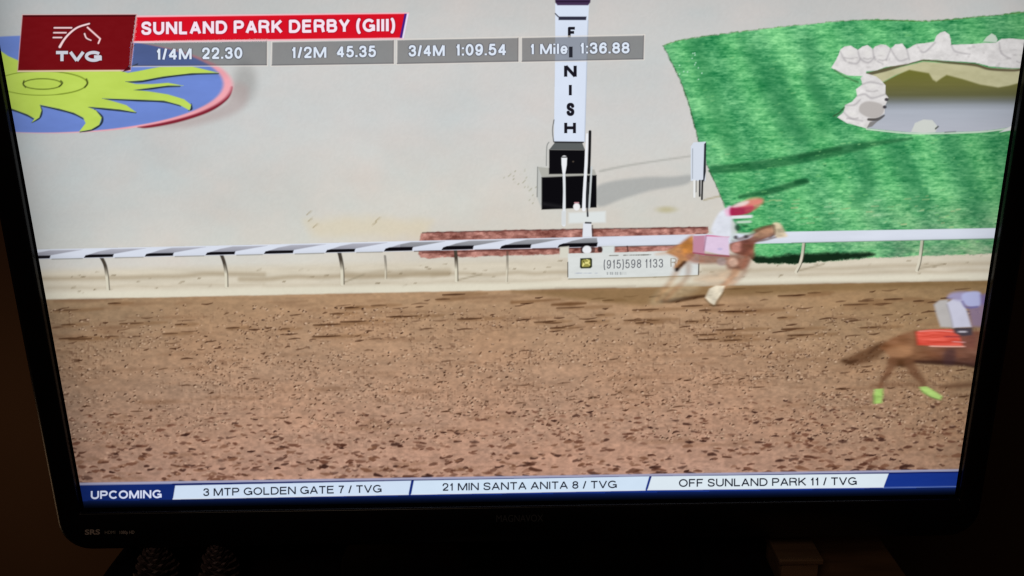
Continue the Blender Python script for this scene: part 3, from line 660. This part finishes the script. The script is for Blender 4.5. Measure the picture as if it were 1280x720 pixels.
# --- small white board by the lawn
p = Pic(856, 170, 890, 255, .75)
p.poly([(863.5, 183), (867, 178), (882, 177), (882, 226), (863.5, 226)], rgb(212, 220, 232), .8); p.stroke([(865.8, 186), (865.6, 223)], 1, rgb(150, 158, 168), .7, .8)
p.poly([(880.3, 180), (882.8, 178), (882.4, 214), (880, 228), (879, 226)], rgb(40, 44, 52), .7)
p.stroke([(868, 226), (868, 246)], 2.6, rgb(232, 234, 234), .7); p.stroke([(870.3, 226), (870.2, 240)], 1, rgb(90, 90, 90), .6, .8); p.stroke([(874.8, 226), (874.6, 245)], 2.2, rgb(36, 36, 40), .7); p.stroke([(878, 226), (877.4, 249)], 2.4, rgb(28, 28, 32), .7); p.stroke([(876.4, 226), (876, 242)], 1, rgb(200, 200, 200), .6, .7)
p.build('notice_board', 6, scr, 'small white board on dark legs beside the lawn in the picture')

# --- rail posts and rail
def rail_post(pts, wd, top, bot, op=1.0):
    xs = [q[0] for q in pts]; ys = [q[1] for q in pts]
    q = Pic(min(xs)-6, min(ys)-4, max(xs)+6, max(ys)+4, .75)
    f_ = lambda a, b: bot + (top-bot)*np.clip((ys[0]+(ys[-1]-ys[0])*.45-b)/14+.5, 0, 1)[..., None]
    q.stroke(pts, wd, f_, .8, op); q.stroke([(x+wd*.5, y) for x, y in pts], wd*.35, rgb(70, 64, 54), .8, op*.65)
    q.build('rail_post', 7, scr)
CR, DKP = rgb(218, 212, 192), rgb(70, 62, 54)
for pts, wd, op in (([(126, 321), (131, 331), (133.5, 345), (135, 362)], 4, 1), ([(276, 317), (280, 328), (282.5, 342), (283, 358)], 4, 1), ([(423, 312), (426, 325), (427.6, 338), (428, 355)], 4.4, 1), ([(481, 320), (482, 332), (482, 348)], 2.6, .6),
                    ([(569, 312), (570, 325), (570.5, 351)], 4, 1), ([(634, 315), (634, 330), (633, 352)], 2.6, .6), ([(1005, 300), (1003, 318), (1000, 330), (995, 340)], 3.8, 1), ([(1153, 298), (1151, 315), (1149, 328), (1146, 338)], 4, .95)):
    rail_post(pts, wd, DKP if pts[0][0] < 900 else rgb(190, 190, 170), CR, op)
p = Pic(40, 280, 1246, 332, .9)
xs = np.linspace(30, 1256, 60)
p.poly([(x, RT(x)) for x in xs]+[(x, RB(x)) for x in xs[::-1]], lambda a, b: rgb(217, 223, 236)+(.05*fbm(a, b, 50, 10, 3)-.03*np.clip((b-RB(a)+5)/5, 0, 1))[..., None], .9)
for x0_, x1_ in ((28, 63), (105, 142), (181, 217), (257, 294), (330, 367), (407, 444), (480, 516), (552, 592), (625, 664), (697, 747)):
    h_ = lambda x: RB(x)-RT(x)
    last = x0_ > 690; KB = .36 if x0_ < 480 else .42
    slant = 40 if not last else 0
    a_, b_, c_, d_ = (x0_+5, RB(x0_)-h_(x0_)*.34), (x0_+34, RT(x0_+34)+1.4), (x1_+(slant if not last else -1), RT(x1_+slant)+1.4), (x1_, RB(x1_)-h_(x1_)*.38)
    p.poly([a_, ((a_[0]*.55+b_[0]*.45), a_[1]*.42+b_[1]*.58), b_, c_, d_], lambda a, b: np.where(a[..., None] < 500, rgb(182, 183, 194), rgb(160, 162, 168))+.05*fbm(a, b, 12, 5, 5)[..., None]+.12*np.clip((b-RT(a))/8, 0, 1)[..., None]*-1, .9)
    p.poly([(x0_, RB(x0_)-.6), (x0_+2, RB(x0_)-h_(x0_)*.30), (x0_+7, RB(x0_+7)-h_(x0_)*KB), (x1_, RB(x1_)-h_(x1_)*KB), (x1_-1, RB(x1_)-.8)], rgb(13, 11, 16), .8)
p.stroke([(748, RB(748)), (868, RB(868)-.4)], 1.4, rgb(90, 74, 70), .8, .7); p.stroke([(990, RB(990)), (1246, RB(1246))], 1.2, rgb(120, 140, 126), .8, .6)
for x0_, x1_ in ((63, 105), (142, 181), (217, 257), (294, 330), (367, 407), (444, 480), (516, 552), (592, 625), (664, 697)): p.stroke([(x0_+2, RB(x0_)+.3), (x1_-2, RB(x1_)+.3)], 1.1, rgb(120, 120, 118) if x1_ < 500 else rgb(56, 40, 44), .8, .75)
p.build('rail', 9, scr, 'white running rail with slanting black stripes before the post in the picture')
# bits below the rail by the banner
p = Pic(690, 300, 800, 325, .75)
p.poly([(700, 309), (711, 308), (711, 322), (699.5, 322)], rgb(214, 212, 198), 1.4); p.poly([(752, 308), (768, 307), (768, 318), (752, 318)], rgb(214, 220, 218), 1.8)
p.ell(750, 312, 3, 3.5, rgb(32, 20, 22), 1.2, .9); p.ell(728.5, 312, 3, 5, rgb(30, 22, 26), 1.2, .9); p.ell(741, 312, 3, 5, rgb(40, 26, 28), 1.2, .8); p.ell(733.6, 312.3, 5.8, 5, rgb(232, 234, 238), 1)
p.stroke([(784, 308), (785, 314)], 1.8, rgb(60, 26, 26), .8, .8)
p.build('ground_marker', 10, scr, 'small white markers under the rail in the picture')

# --- sponsor banner
p = Pic(704, 308, 880, 354, .75)
p.poly([(709.8, 317), (732, 316.5), (800, 315), (873.5, 312.5), (873.2, 343.8), (800, 346.5), (710.2, 348.4)], lambda a, b: rgb(216, 220, 218)+.05*fbm(a, b, 14, 5, 4)[..., None], .9)
p.stroke([(709.6, 328), (709.7, 346)], 1.2, rgb(60, 60, 60), .7, .8); p.stroke([(711, 348.8), (800, 347), (873, 344.4)], 1.3, rgb(150, 142, 120), .8, .8); p.stroke([(873.6, 330), (873.2, 343)], 1.6, rgb(70, 64, 58), .7, .8)
p.poly([(725.5, 323), (738.5, 322.5), (740, 324), (740, 333.5), (738, 335.2), (726.5, 335.5), (725, 334)], rgb(38, 42, 26), .9)
YD = rgb(228, 220, 140)
p.poly([(727, 325.5), (730, 324), (737, 324.2), (738, 326), (738, 332), (736, 333.6), (728.5, 333.8), (727, 332)], rgb(196, 188, 96), 1.2, op=.75)
p.stroke([(728.4, 332.4), (730.5, 329), (734.5, 328.4), (736.6, 326.2)], [1.4, 2.6, 2.4, 1.2], YD, .7); p.stroke([(734.5, 328.6), (737, 331)], 1.2, YD, .6); p.stroke([(731, 329), (729, 326.4)], 1, rgb(60, 62, 30), .6, .7); p.stroke([(735.8, 325.6), (733.4, 324.2)], .9, YD, .6)
for k in range(30):
    x = R.uniform(760, 812); p.stroke([(x, 319.5-.02*(x-760)), (x+R.uniform(1, 4), 319.4-.02*(x-760))], 1, rgb(120, 118, 110), .7, .55)
for k in range(12):
    x = 759+k*2.1; p.stroke([(x, 340.5), (x+.3, 343)], .9, rgb(100, 104, 108), .7, R.choice((.2, .7)))
for k in range(16):
    x = R.uniform(712, 745); p.stroke([(x, 341.5), (x+2, 341.4)], 1, rgb(170, 176, 190), .8, .4)
p.build('banner', 11, scr, 'white banner with a phone number hung below the rail in the picture')
lettering('banner_text', '(915)598 1133', 754.5, 829, 325, 336, 1.6, rgb(104, 106, 112), 12, scr, .13, sp=.2, op=.9)
lettering('banner_text', 'Ru', 838, 853, 322.5, 333.5, .4, rgb(150, 140, 124), 12, scr, .16, op=.7)

# --- leading horse and rider
z1f = lambda q: [(800+a/4.5, 230+b/4.5) for a, b in q]
p = Pic(800, 262, 1000, 392, .75)
p.poly(z1f([(60, 660), (110, 600), (200, 560), (330, 560), (300, 610), (180, 650), (90, 675)]), rgb(196, 176, 142), 6, True, .45)
p.poly(z1f([(150, 385), (200, 352), (250, 318), (300, 292), (310, 390), (262, 440), (215, 480), (190, 470), (210, 420)]), lambda a, b: rgb(178, 118, 64)+.14*fbm(a, b, 12, 9, 3)[..., None], 2.6, True, .92)
p.stroke(z1f([(215, 360), (150, 385), (90, 395)]), [6, 5, 2], rgb(186, 140, 100), 3, .5)
p.stroke(z1f([(230, 440), (190, 520), (140, 590), (95, 650)]), [9, 7, 6, 5], rgb(176, 136, 98), 4, .55); p.stroke(z1f([(270, 440), (265, 520), (190, 600), (140, 650)]), [9, 6, 5, 5], rgb(150, 110, 80), 4, .5)
p.stroke(z1f([(560, 440), (520, 520), (470, 570), (440, 600)]), [11, 8, 6, 5], rgb(160, 108, 80), 3, .75); p.stroke(z1f([(600, 430), (585, 500), (520, 560)]), [8, 6, 4], rgb(150, 100, 78), 4, .5)
p.poly(z1f([(235, 335), (290, 300), (300, 385), (250, 400)]), rgb(196, 128, 60), 4, True, .8)
p.poly(z1f([(270, 390), (520, 395), (640, 380), (620, 440), (585, 478), (500, 482), (470, 450), (360, 450), (290, 440)]), lambda a, b: rgb(138, 92, 74)+.18*fbm(a, b, 12, 9, 5)[..., None], 3, True, .85)
p.poly(z1f([(505, 335), (560, 318), (620, 300), (690, 252), (745, 236), (756, 285), (700, 312), (650, 335), (632, 400), (560, 400), (510, 375)]), lambda a, b: rgb(132, 80, 64)+.22*fbm(a, b, 14, 9, 7)[..., None], 2, True, .95)
p.poly(z1f([(640, 262), (700, 244), (748, 240), (750, 280), (690, 305), (640, 300)]), rgb(178, 140, 112), 3, True, .8)
p.stroke(z1f([(520, 318), (600, 296), (680, 250), (742, 232)]), [3, 4, 4, 2], rgb(96, 58, 46), 1.6, .7)
p.poly(z1f([(748, 226), (785, 222), (812, 262), (828, 292), (806, 300), (762, 298)]), rgb(206, 188, 158), 2, True, .95)
p.stroke(z1f([(752, 232), (756, 280), (730, 302)]), 2, rgb(92, 62, 44), .9, .7); p.stroke(z1f([(600, 325), (690, 318), (760, 300)]), 2.4, rgb(104, 70, 56), 1.2, .7)
p.poly(z1f([(520, 340), (570, 330), (570, 375), (520, 380)]), rgb(196, 140, 130), 2, True, .8); p.poly(z1f([(575, 320), (640, 330), (620, 385), (570, 385)]), rgb(116, 66, 54), 3, True, .7)
p.poly(z1f([(300, 540), (420, 495), (560, 480), (530, 560), (470, 590), (420, 575)]), rgb(196, 160, 126), 5, True, .5)
p.poly(z1f([(368, 640), (392, 588), (430, 570), (478, 572), (460, 618), (428, 660), (420, 682), (390, 668)]), rgb(222, 212, 190), 1.2, op=.96)
p.stroke(z1f([(366, 650), (395, 675), (422, 684), (468, 612)]), 1.8, rgb(96, 80, 58), 1, .7)
p.stroke(z1f([(205, 485), (230, 458), (250, 440)]), 4, rgb(74, 46, 30), 1.4, .85); p.ell(800+208/4.5, 230+480/4.5, 2.2, 2, rgb(40, 26, 22), 1, .9)
p.ell(800+458/4.5, 230+436/4.5, 6.2, 5.2, rgb(166, 146, 142), 1.8, .9); p.ell(800+525/4.5, 230+440/4.5, 6, 6, rgb(206, 170, 150), 2, .9); p.stroke(z1f([(600, 400), (590, 440), (575, 475)]), 5, rgb(150, 92, 70), 3, .6)
p.mul(1+.42*fbm(p.X, p.Y, 9, 5, 41, 3)); p.smear(2).build('racehorse', 14, scr, 'leading chestnut racehorse passing the finishing post in the picture')
p = Pic(850, 240, 1000, 330, .75)
p.poly(z1f([(300, 292), (372, 288), (362, 402), (298, 386)]), rgb(192, 136, 158), 1.2); p.poly(z1f([(366, 288), (440, 292), (498, 300), (502, 402), (430, 392), (360, 374)]), lambda a, b: rgb(222, 200, 224)+.05*fbm(a, b, 9, 7, 3)[..., None], 1.2)
p.stroke(z1f([(300, 388), (400, 400), (500, 406)]), 1.8, rgb(150, 60, 84), 1, .8); p.stroke(z1f([(372, 292), (360, 372)]), 1.2, rgb(120, 70, 96), .9, .6)
p.stroke(z1f([(376, 290), (500, 296)]), 1.8, rgb(206, 100, 140), 1, .8); p.ell(800+450/4.5, 230+366/4.5, 3, 1.6, rgb(190, 180, 214), 1, .8)
p.smear(1).build('saddle_cloth', 15, scr, 'pale pink saddle cloth on the leading horse in the picture')
p = Pic(880, 240, 960, 310, .75)
p.poly(z1f([(400, 260), (440, 170), (480, 140), (512, 128), (520, 220), (514, 290), (440, 290)]), lambda a, b: rgb(220, 224, 234)+.05*fbm(a, b, 9, 12, 5)[..., None], 2.2, True, .97)
p.poly(z1f([(478, 148), (512, 128), (516, 170), (490, 180)]), rgb(232, 176, 204), 2.4, True, .8)
p.poly(z1f([(512, 132), (570, 116), (630, 116), (642, 135), (620, 160), (570, 176), (512, 180)]), rgb(168, 32, 78), 1.8, True, .97)
p.poly(z1f([(560, 122), (600, 92), (650, 80), (688, 86), (686, 108), (650, 124), (590, 132)]), rgb(232, 128, 122), 3.2, True, .85)
p.poly(z1f([(518, 128), (560, 104), (610, 96), (600, 116), (545, 132)]), rgb(240, 220, 216), 2.2, True, .9); p.stroke(z1f([(600, 150), (640, 138), (668, 122)]), [5, 4, 2], rgb(196, 96, 96), 2.2, .7)
p.poly(z1f([(514, 178), (632, 174), (630, 190), (514, 196)]), rgb(226, 232, 232), 1.2); p.poly(z1f([(516, 200), (545, 230), (545, 320), (508, 320)]), rgb(196, 206, 204), 2, op=.8)
p.ell(800+550/4.5, 230+246/4.5, 3.4, 4, rgb(36, 60, 48), 1.4, .8); p.ell(800+540/4.5, 230+300/4.5, 2.6, 2.2, rgb(44, 40, 44), 1, .8); p.ell(800+596/4.5, 230+296/4.5, 3, 2.2, rgb(40, 34, 36), 1, .8)
p.stroke(z1f([(550, 215), (620, 212)]), 3, rgb(206, 224, 208), 1.2, .8); p.stroke(z1f([(545, 270), (600, 280), (640, 270)]), 3, rgb(150, 190, 150), 1.4, .6); p.stroke(z1f([(575, 230), (600, 236)]), 2.4, rgb(50, 90, 60), 1.2, .7)
p.mul(1+.10*fbm(p.X, p.Y, 7, 6, 45, 3)); p.smear(2).build('person', 16, scr, 'rider in white with a red cap crouched on the leading horse in the picture')

# --- following horse and rider
z2 = lambda q: [(1040+a/4.235, 350+b/4.235) for a, b in q]
p = Pic(1040, 395, 1232, 515, .75)
p.stroke(z2([(275, 350), (220, 382), (150, 412), (100, 430), (52, 430)]), [12, 18, 16, 12, 4], rgb(92, 60, 38), 4, .85); p.stroke(z2([(130, 425), (90, 438), (60, 425)]), [3, 5, 2], rgb(66, 40, 24), 2, .7); p.stroke(z2([(240, 352), (200, 385)]), 3.4, rgb(60, 36, 22), 2, .6)
body = lambda a, b: np.clip(rgb(132, 90, 62)+.18*fbm(a, b, 26, 8, 3)[..., None] - np.clip((b-444)/14, 0, 1)[..., None]*rgb(58, 40, 26) + (np.clip((a-1145)/40, 0, 1)*.5)[..., None]*(rgb(128, 82, 74)-rgb(140, 96, 66)), 0, 1)
p.poly(z2([(250, 352), (320, 305), (400, 275), (470, 262), (800, 268), (800, 470), (700, 452), (640, 450), (520, 440), (420, 440), (372, 462), (318, 442), (300, 395)]), body, 3.0, op=.96)
p.poly(z2([(290, 375), (350, 345), (420, 355), (410, 400), (320, 405)]), rgb(176, 130, 94), 5, True, .75); p.poly(z2([(300, 415), (370, 420), (430, 425), (420, 450), (350, 462), (305, 440)]), rgb(84, 52, 30), 4, True, .75)
p.stroke(z2([(440, 432), (540, 438), (640, 440), (780, 462)]), [3, 5, 5, 3], rgb(58, 34, 28), 2, .8)
p.poly(z2([(600, 375), (650, 370), (645, 450), (590, 445)]), rgb(70, 48, 52), 4, True, .6); p.poly(z2([(690, 300), (760, 290), (750, 360), (690, 350)]), rgb(132, 80, 70), 4, True, .7)
p.stroke(z2([(320, 440), (295, 490), (268, 530), (252, 570)]), [13, 9, 6, 5], rgb(118, 80, 56), 3, .85); p.stroke(z2([(300, 500), (270, 530)]), 2.4, rgb(88, 58, 40), 1.6, .6); p.stroke(z2([(300, 500), (400, 490), (440, 500)]), 3, rgb(110, 74, 52), 2.4, .5)
p.stroke(z2([(410, 440), (440, 490), (480, 540), (490, 568)]), [14, 12, 8, 6], rgb(110, 74, 52), 4, .85)
p.poly(z2([(226, 578), (270, 574), (268, 625), (262, 652), (222, 656), (220, 610)]), lambda a, b: rgb(168, 204, 112)+.16*fbm(a, b, 5, 5, 3)[..., None], 1.4); p.stroke(z2([(220, 612), (222, 655)]), 1.4, rgb(80, 110, 50), 1, .7); p.ell(1040+280/4.235, 350+634/4.235, 2, 1.6, rgb(80, 50, 40), 1, .8)
p.poly(z2([(462, 566), (500, 562), (545, 590), (582, 615), (574, 636), (530, 622), (482, 598)]), lambda a, b: rgb(172, 206, 116)+.14*fbm(a, b, 6, 5, 5)[..., None], 1.4); p.stroke(z2([(470, 585), (520, 618), (570, 636)]), 1.4, rgb(90, 116, 56), 1, .6)
p.mul(1+.22*fbm(p.X, p.Y, 16, 4, 43, 3)); p.smear(3).build('racehorse', 14, scr, 'trailing brown racehorse with bright green leg wraps entering at the right of the picture')
p = Pic(1130, 405, 1232, 440, .75)
p.poly(z2([(442, 274), (520, 262), (640, 260), (672, 290), (692, 350), (560, 350), (452, 344)]), lambda a, b: rgb(226, 92, 76)+.28*fbm(a, b, 26, 3.5, 6)[..., None], 1.6); p.stroke(z2([(460, 272), (560, 268), (640, 274)]), 1.6, rgb(236, 150, 140), 1, .8); p.stroke(z2([(520, 350), (620, 352), (700, 352)]), 1.8, rgb(236, 176, 160), .9, .9); p.stroke(z2([(440, 270), (448, 340)]), 2, rgb(120, 52, 36), 1.6, .7)
p.stroke(z2([(600, 300), (680, 300)]), 2, rgb(150, 54, 60), 1.2, .7); p.stroke(z2([(640, 326), (700, 330)]), 1.6, rgb(230, 170, 170), 1, .7)
p.poly(z2([(640, 252), (745, 252), (742, 292), (690, 298), (650, 280)]), rgb(74, 66, 74), 1.8); p.stroke(z2([(672, 274), (710, 274)]), 2.4, rgb(210, 206, 214), 1.2, .9)
p.smear(3).build('saddle_cloth', 15, scr, 'red saddle cloth on the trailing horse in the picture')
p = Pic(1155, 350, 1240, 425, .75)
p.poly(z2([(720, 130), (830, 90), (830, 250), (740, 245)]), rgb(142, 122, 150), 3, op=.85)
p.poly(z2([(540, 130), (570, 108), (612, 104), (640, 200), (648, 252), (575, 248), (556, 190)]), lambda a, b: rgb(188, 184, 182)+.05*fbm(a, b, 9, 9, 3)[..., None], 1.8, op=.97); p.poly(z2([(610, 122), (640, 100), (690, 100), (715, 170), (738, 248), (640, 252), (625, 180)]), lambda a, b: rgb(206, 206, 224)+.04*fbm(a, b, 9, 9, 5)[..., None], 1.4)
p.poly(z2([(612, 92), (640, 68), (720, 66), (700, 110), (640, 102)]), rgb(164, 158, 196), 3, True, .9); p.poly(z2([(688, 78), (730, 62), (782, 66), (790, 110), (776, 140), (716, 138), (692, 110)]), rgb(182, 186, 226), 2, True, .98); p.stroke(z2([(690, 115), (712, 145), (770, 142)]), 2.4, rgb(112, 106, 160), 1.4, .8); p.poly(z2([(785, 80), (830, 70), (830, 130), (790, 130)]), rgb(118, 106, 158), 3, op=.8)
p.stroke(z2([(608, 130), (628, 190), (640, 248)]), 1.4, rgb(150, 146, 156), 1, .7)
p.smear(2).build('person', 16, scr, 'rider in white breeches and pale blue top on the trailing horse in the picture')

# --- broadcast graphics: channel logo
WHT = rgb(236, 232, 240)
p = Pic(14, 10, 180, 96, .75)
p.poly([(27.5, 17.8), (172, 17.3), (163.5, 89), (21.5, 90)], rgb(222, 180, 178), .8, op=.85); p.poly([(28.3, 19), (170.6, 18.4), (163, 87.2), (22.5, 88)], lambda a, b: rgb(116, 16, 22)+.02*fbm(a, b, 9, 4, 2)[..., None], .8)
p.poly([(29, 19), (170, 18.6), (169.8, 20.6), (28.6, 21)], rgb(70, 8, 14), .7); p.poly([(153, 90), (163, 80), (163, 87)], rgb(74, 12, 20), .8); p.stroke([(23, 89), (150, 88.2)], 1.4, rgb(226, 214, 168), .7, .9)
z5 = lambda q: [(20+a/8, 10+b/8) for a, b in q]
LG = rgb(246, 214, 216)
for q, w_ in (([(438, 388), (480, 318), (540, 250), (620, 192), (732, 157)], [3.4, 2.8, 2.6, 2.4, 2.2]), ([(383, 198), (556, 198)], 2.1), ([(378, 247), (500, 247)], 2), ([(373, 295), (456, 295)], 2), ([(686, 258), (704, 300), (750, 323)], [2.2, 1.9, 1.6])):
    p.stroke(z5(q), np.array(w_)+1.6 if not np.isscalar(w_) else w_+1.6, rgb(60, 6, 14), .8, .7); p.stroke(z5(q), w_, LG, .7)
p.stroke(z5([(715, 194), (842, 308), (824, 352)]), 2.1, LG, .7, smooth=False)
p.build('channel_logo', 18, scr, 'dark red channel logo box with white horse head outline in the picture')
lettering('logo_text', 'TVG', 68.8, 127.3, 63.6, 77.6, .2, rgb(206, 208, 218), 19, scr, .30, sp=.02, halo=rgb(50, 4, 10))

# title bar
p = Pic(160, 10, 520, 58, .75)
p.poly([(170.6, 19.5), (511.5, 15.6), (504.6, 49.3), (166, 53.4)], rgb(246, 186, 196), .8, op=.9)
p.poly([(171, 21.6), (507.6, 17.2), (501.8, 47), (167.2, 51.4)], lambda a, b: rgb(214, 20, 38)+.02*fbm(a, b, 14, 4, 2)[..., None], .8)
p.poly([(505.6, 17.2), (508.6, 17.2), (502.6, 47.4), (499.6, 47.4)], rgb(70, 34, 130), .7); p.poly([(508.8, 17), (510.8, 17), (504.6, 48), (502.8, 48)], rgb(222, 226, 246), .7)
p.build('title_bar', 18, scr, 'bright red race title strip in the picture')
lettering('title_text', 'SUNLAND PARK DERBY (GIII)', 176.4, 494, 27.0, 43.8, 4.2, rgb(246, 228, 240), 20, scr, .225, halo=rgb(120, 10, 44))

# time boxes
for q, t1, t2 in (([(165.6, 54.2), (333.2, 51.2), (333, 81), (163.6, 82)], ('1/4M', 195, 239.6, 60.4, 75), ('22.30', 252.4, 303, 59.4, 74)),
                  ([(340.6, 53), (491.8, 50.4), (491.6, 79), (340, 81.4)], ('1/2M', 364, 408, 58.6, 73), ('45.35', 420.6, 470, 57.4, 72)),
                  ([(497, 50.4), (647.6, 47.6), (647.4, 76.4), (496.6, 79.4)], ('3/4M', 510.6, 556, 56.4, 70.8), ('1:09.54', 569.4, 633, 55, 69.8)),
                  ([(652.6, 47.6), (804.6, 44.6), (803.8, 73.6), (652.6, 76.6)], ('1 Mile', 662.4, 709.4, 54.6, 68.2), ('1:36.88', 724.6, 787, 53.2, 67.4))):
    p = Pic(q[0][0]-6, q[1][1]-6, q[1][0]+6, q[0][1]+34, .75)
    qq = np.array(q); ce = qq.mean(0); big = ce + (qq-ce)*np.array([1.013, 1.07])
    for e_ in ((0, 1), (1, 2), (2, 3), (3, 0)): p.stroke([big[e_[0]], big[e_[1]]], 1.8, rgb(226, 220, 212), .8, .6)
    p.poly(q, lambda a, b: rgb(47, 49, 57)+.015*fbm(a, b, 12, 6, 2)[..., None], .7, op=.61)
    p.stroke([q[3], q[2]], 1.2, rgb(70, 66, 74), .7, .7); p.stroke([q[1], q[2]], 1.2, rgb(80, 72, 76), .7, .6)
    p.build('time_box', 18, scr)
    for (s_, a_, b_, c_, d_), nm in ((t1, 'distance_text'), (t2, 'time_text')):
        lettering(nm, s_, a_, b_, c_, d_, .55, rgb(222, 232, 246), 20, scr, .2, halo=rgb(58, 60, 76))

# ticker
p = Pic(92, 584, 1204, 642, 1)
X, Y = p.X, p.Y
BT = lambda x: 606.6 - .01545*(x-99)
BB = lambda x: 624.6 - .01545*(x-103)
p.poly([(80, BT(80)-3.2), (1210, BT(1210)-3.2), (1210, 660), (80, 660)], rgb(160, 160, 186), 1.0)
fade = lambda a, b: np.clip(1-(b-BB(a)-1)/11.5, 0, 1)**1.3  # dimming at the panel's lower edge, painted into the blue
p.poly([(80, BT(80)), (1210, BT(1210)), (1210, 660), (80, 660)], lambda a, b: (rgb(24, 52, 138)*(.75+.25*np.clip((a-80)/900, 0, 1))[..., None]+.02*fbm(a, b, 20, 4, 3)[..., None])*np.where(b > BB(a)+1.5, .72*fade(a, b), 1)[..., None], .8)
p.stroke([(216, BT(216)+.4), (1200, BT(1200)+.4)], 1.6, rgb(14, 24, 84), .7, .9)
p.stroke([(1104, BB(1104)+.4), (1196, BB(1196)+.4)], 1.1, rgb(120, 140, 190), .7, .85)
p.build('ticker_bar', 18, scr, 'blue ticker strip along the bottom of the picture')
for q, s_, a_, b_, c_, d_, dr, col in (([(219, 607), (514, 600.8), (510.6, 618), (216.2, 623.8)], '3 MTP GOLDEN GATE 7 / TVG', 254, 477, 610.4, 620.2, 4.5, rgb(206, 222, 242)),
                                  ([(517.4, 600.8), (811.6, 595.4), (806.6, 612.6), (514, 618)], '21 MIN SANTA ANITA 8 / TVG', 553, 771, 604.0, 613.6, 3.4, rgb(208, 226, 244)),
                                  ([(814.6, 595.4), (1110.8, 592), (1104.4, 609), (809.4, 612.4)], 'OFF SUNLAND PARK 11 / TVG', 848.6, 1071, 598.8, 608.8, 2.5, rgb(220, 232, 240))):
    p = Pic(q[3][0]-4, q[1][1]-4, q[1][0]+4, q[3][1]+4, .8)
    p.poly(q, lambda a, b: col+.02*fbm(a, b, 20, 8, 3)[..., None], .7); p.stroke([q[3], q[2]], 1, rgb(236, 242, 250), .7, .8)
    p.build('ticker_panel', 19, scr)
    lettering('ticker_text', s_, a_, b_, c_, d_, dr, rgb(22, 28, 46), 21, scr, .17, soft=.5)
lettering('ticker_heading', 'UPCOMING', 113.6, 202, 613.6, 624, 1.3, rgb(216, 224, 248), 20, scr, .20)

# ------------------------------------------------------------------ things on the table before the television
CONE = pmat('dark_pine_scales', (0.16, 0.11, 0.11), 0.55, 0.4, 0.5, 120, bump=0.4)
def pine_cone(loc, r, h, seed, label):
    root = empty('pine_cone', loc); WORLD_OFF[root.name] = np.array(loc)
    tag(root, label, 'pine cone', 'pine cones before the television')
    rr = random.Random(seed); L = np.array(loc); v = []; f = []
    n = 95
    for i in range(n):
        t = (i+.5)/n; a = i*2.39996; prof = math.sin(math.pi*min(1, .12+.9*t)**.8)**.7
        rad = r*(.35+.65*prof)*(1-.35*t); z = h*t
        s_ = r*.40*(.55+.6*prof); ca, sa = math.cos(a), math.sin(a); tilt = .25+.9*t
        base = np.array([ca*rad*.35, sa*rad*.35, z-.02*h]); out = np.array([ca*math.cos(tilt), sa*math.cos(tilt), math.sin(tilt)]); side = np.array([-sa, ca, 0]); up = np.cross(out, side)*-1
        k = len(v); ln = rad*.72*(.9+.2*rr.random())
        for (q, w_, th_) in ((0, .35, .10), (.6, 1.0, .14), (1.0, .55, .10)):
            c = base+out*ln*q + np.array([0, 0, .10*s_*q*q])
            v += [L+c-side*s_*w_*.5, L+c+up*s_*th_*1.4, L+c+side*s_*w_*.5, L+c-up*s_*th_]
        for q in (0, 4):
            for e in range(4): f.append((k+q+e, k+q+(e+1) % 4, k+q+4+(e+1) % 4, k+q+4+e))
        f.append((k+8, k+9, k+10, k+11))
    obj('scales', v, f, CONE, root)
    v, f = loft([disc(r*a_, r*a_, loc[0], loc[1], loc[2]+h*b_, 16) for a_, b_ in ((.3, 0), (.42, .2), (.4, .55), (.2, .85), (.05, .95))], True)
    obj('core', v, f, CONE, root, True)
TOP = ZT+0.0045
for px, py, r_, h_, sd, lb in ((199, 722, .020, .040, 3, 'left dark pine cone on the black cloth, below the printed marks of the frame'), (277, 722, .018, .043, 8, 'right dark pine cone on the black cloth, farther from the table edge')):
    q = onto(px, py+14, TOP); pine_cone((q[0], q[1], TOP), r_, h_, sd, lb)

# wooden box at the right
WB = pmat('brown_wood_box', (0.28, 0.17, 0.10), 0.6, 0.3, 0.3, 12, (1, 8, 8), .2)
a = onto(968, 688, ZT+.03); b = onto(1030, 700, ZT+.03)
bw = b[0]-a[0]; q0 = (a[0]+.002, b[1]-.004)
bx_root = empty('wooden_box', ((a[0]+b[0])/2, b[1]+.02, ZT)); WORLD_OFF[bx_root.name] = np.array([(a[0]+b[0])/2, b[1]+.02, ZT])
tag(bx_root, 'small brown wooden box with a flat lid on the table, right of the television foot', 'box')
bevel(obj('box_body', *boxmesh(a[0]+.003, b[0]-.003, b[1]+.002, b[1]+.045, ZT+.0001, ZT+.025), WB, bx_root), .001)
bevel(obj('lid', *boxmesh(a[0], b[0], b[1], b[1]+.047, ZT+.0252, ZT+.030), WB, bx_root), .001)
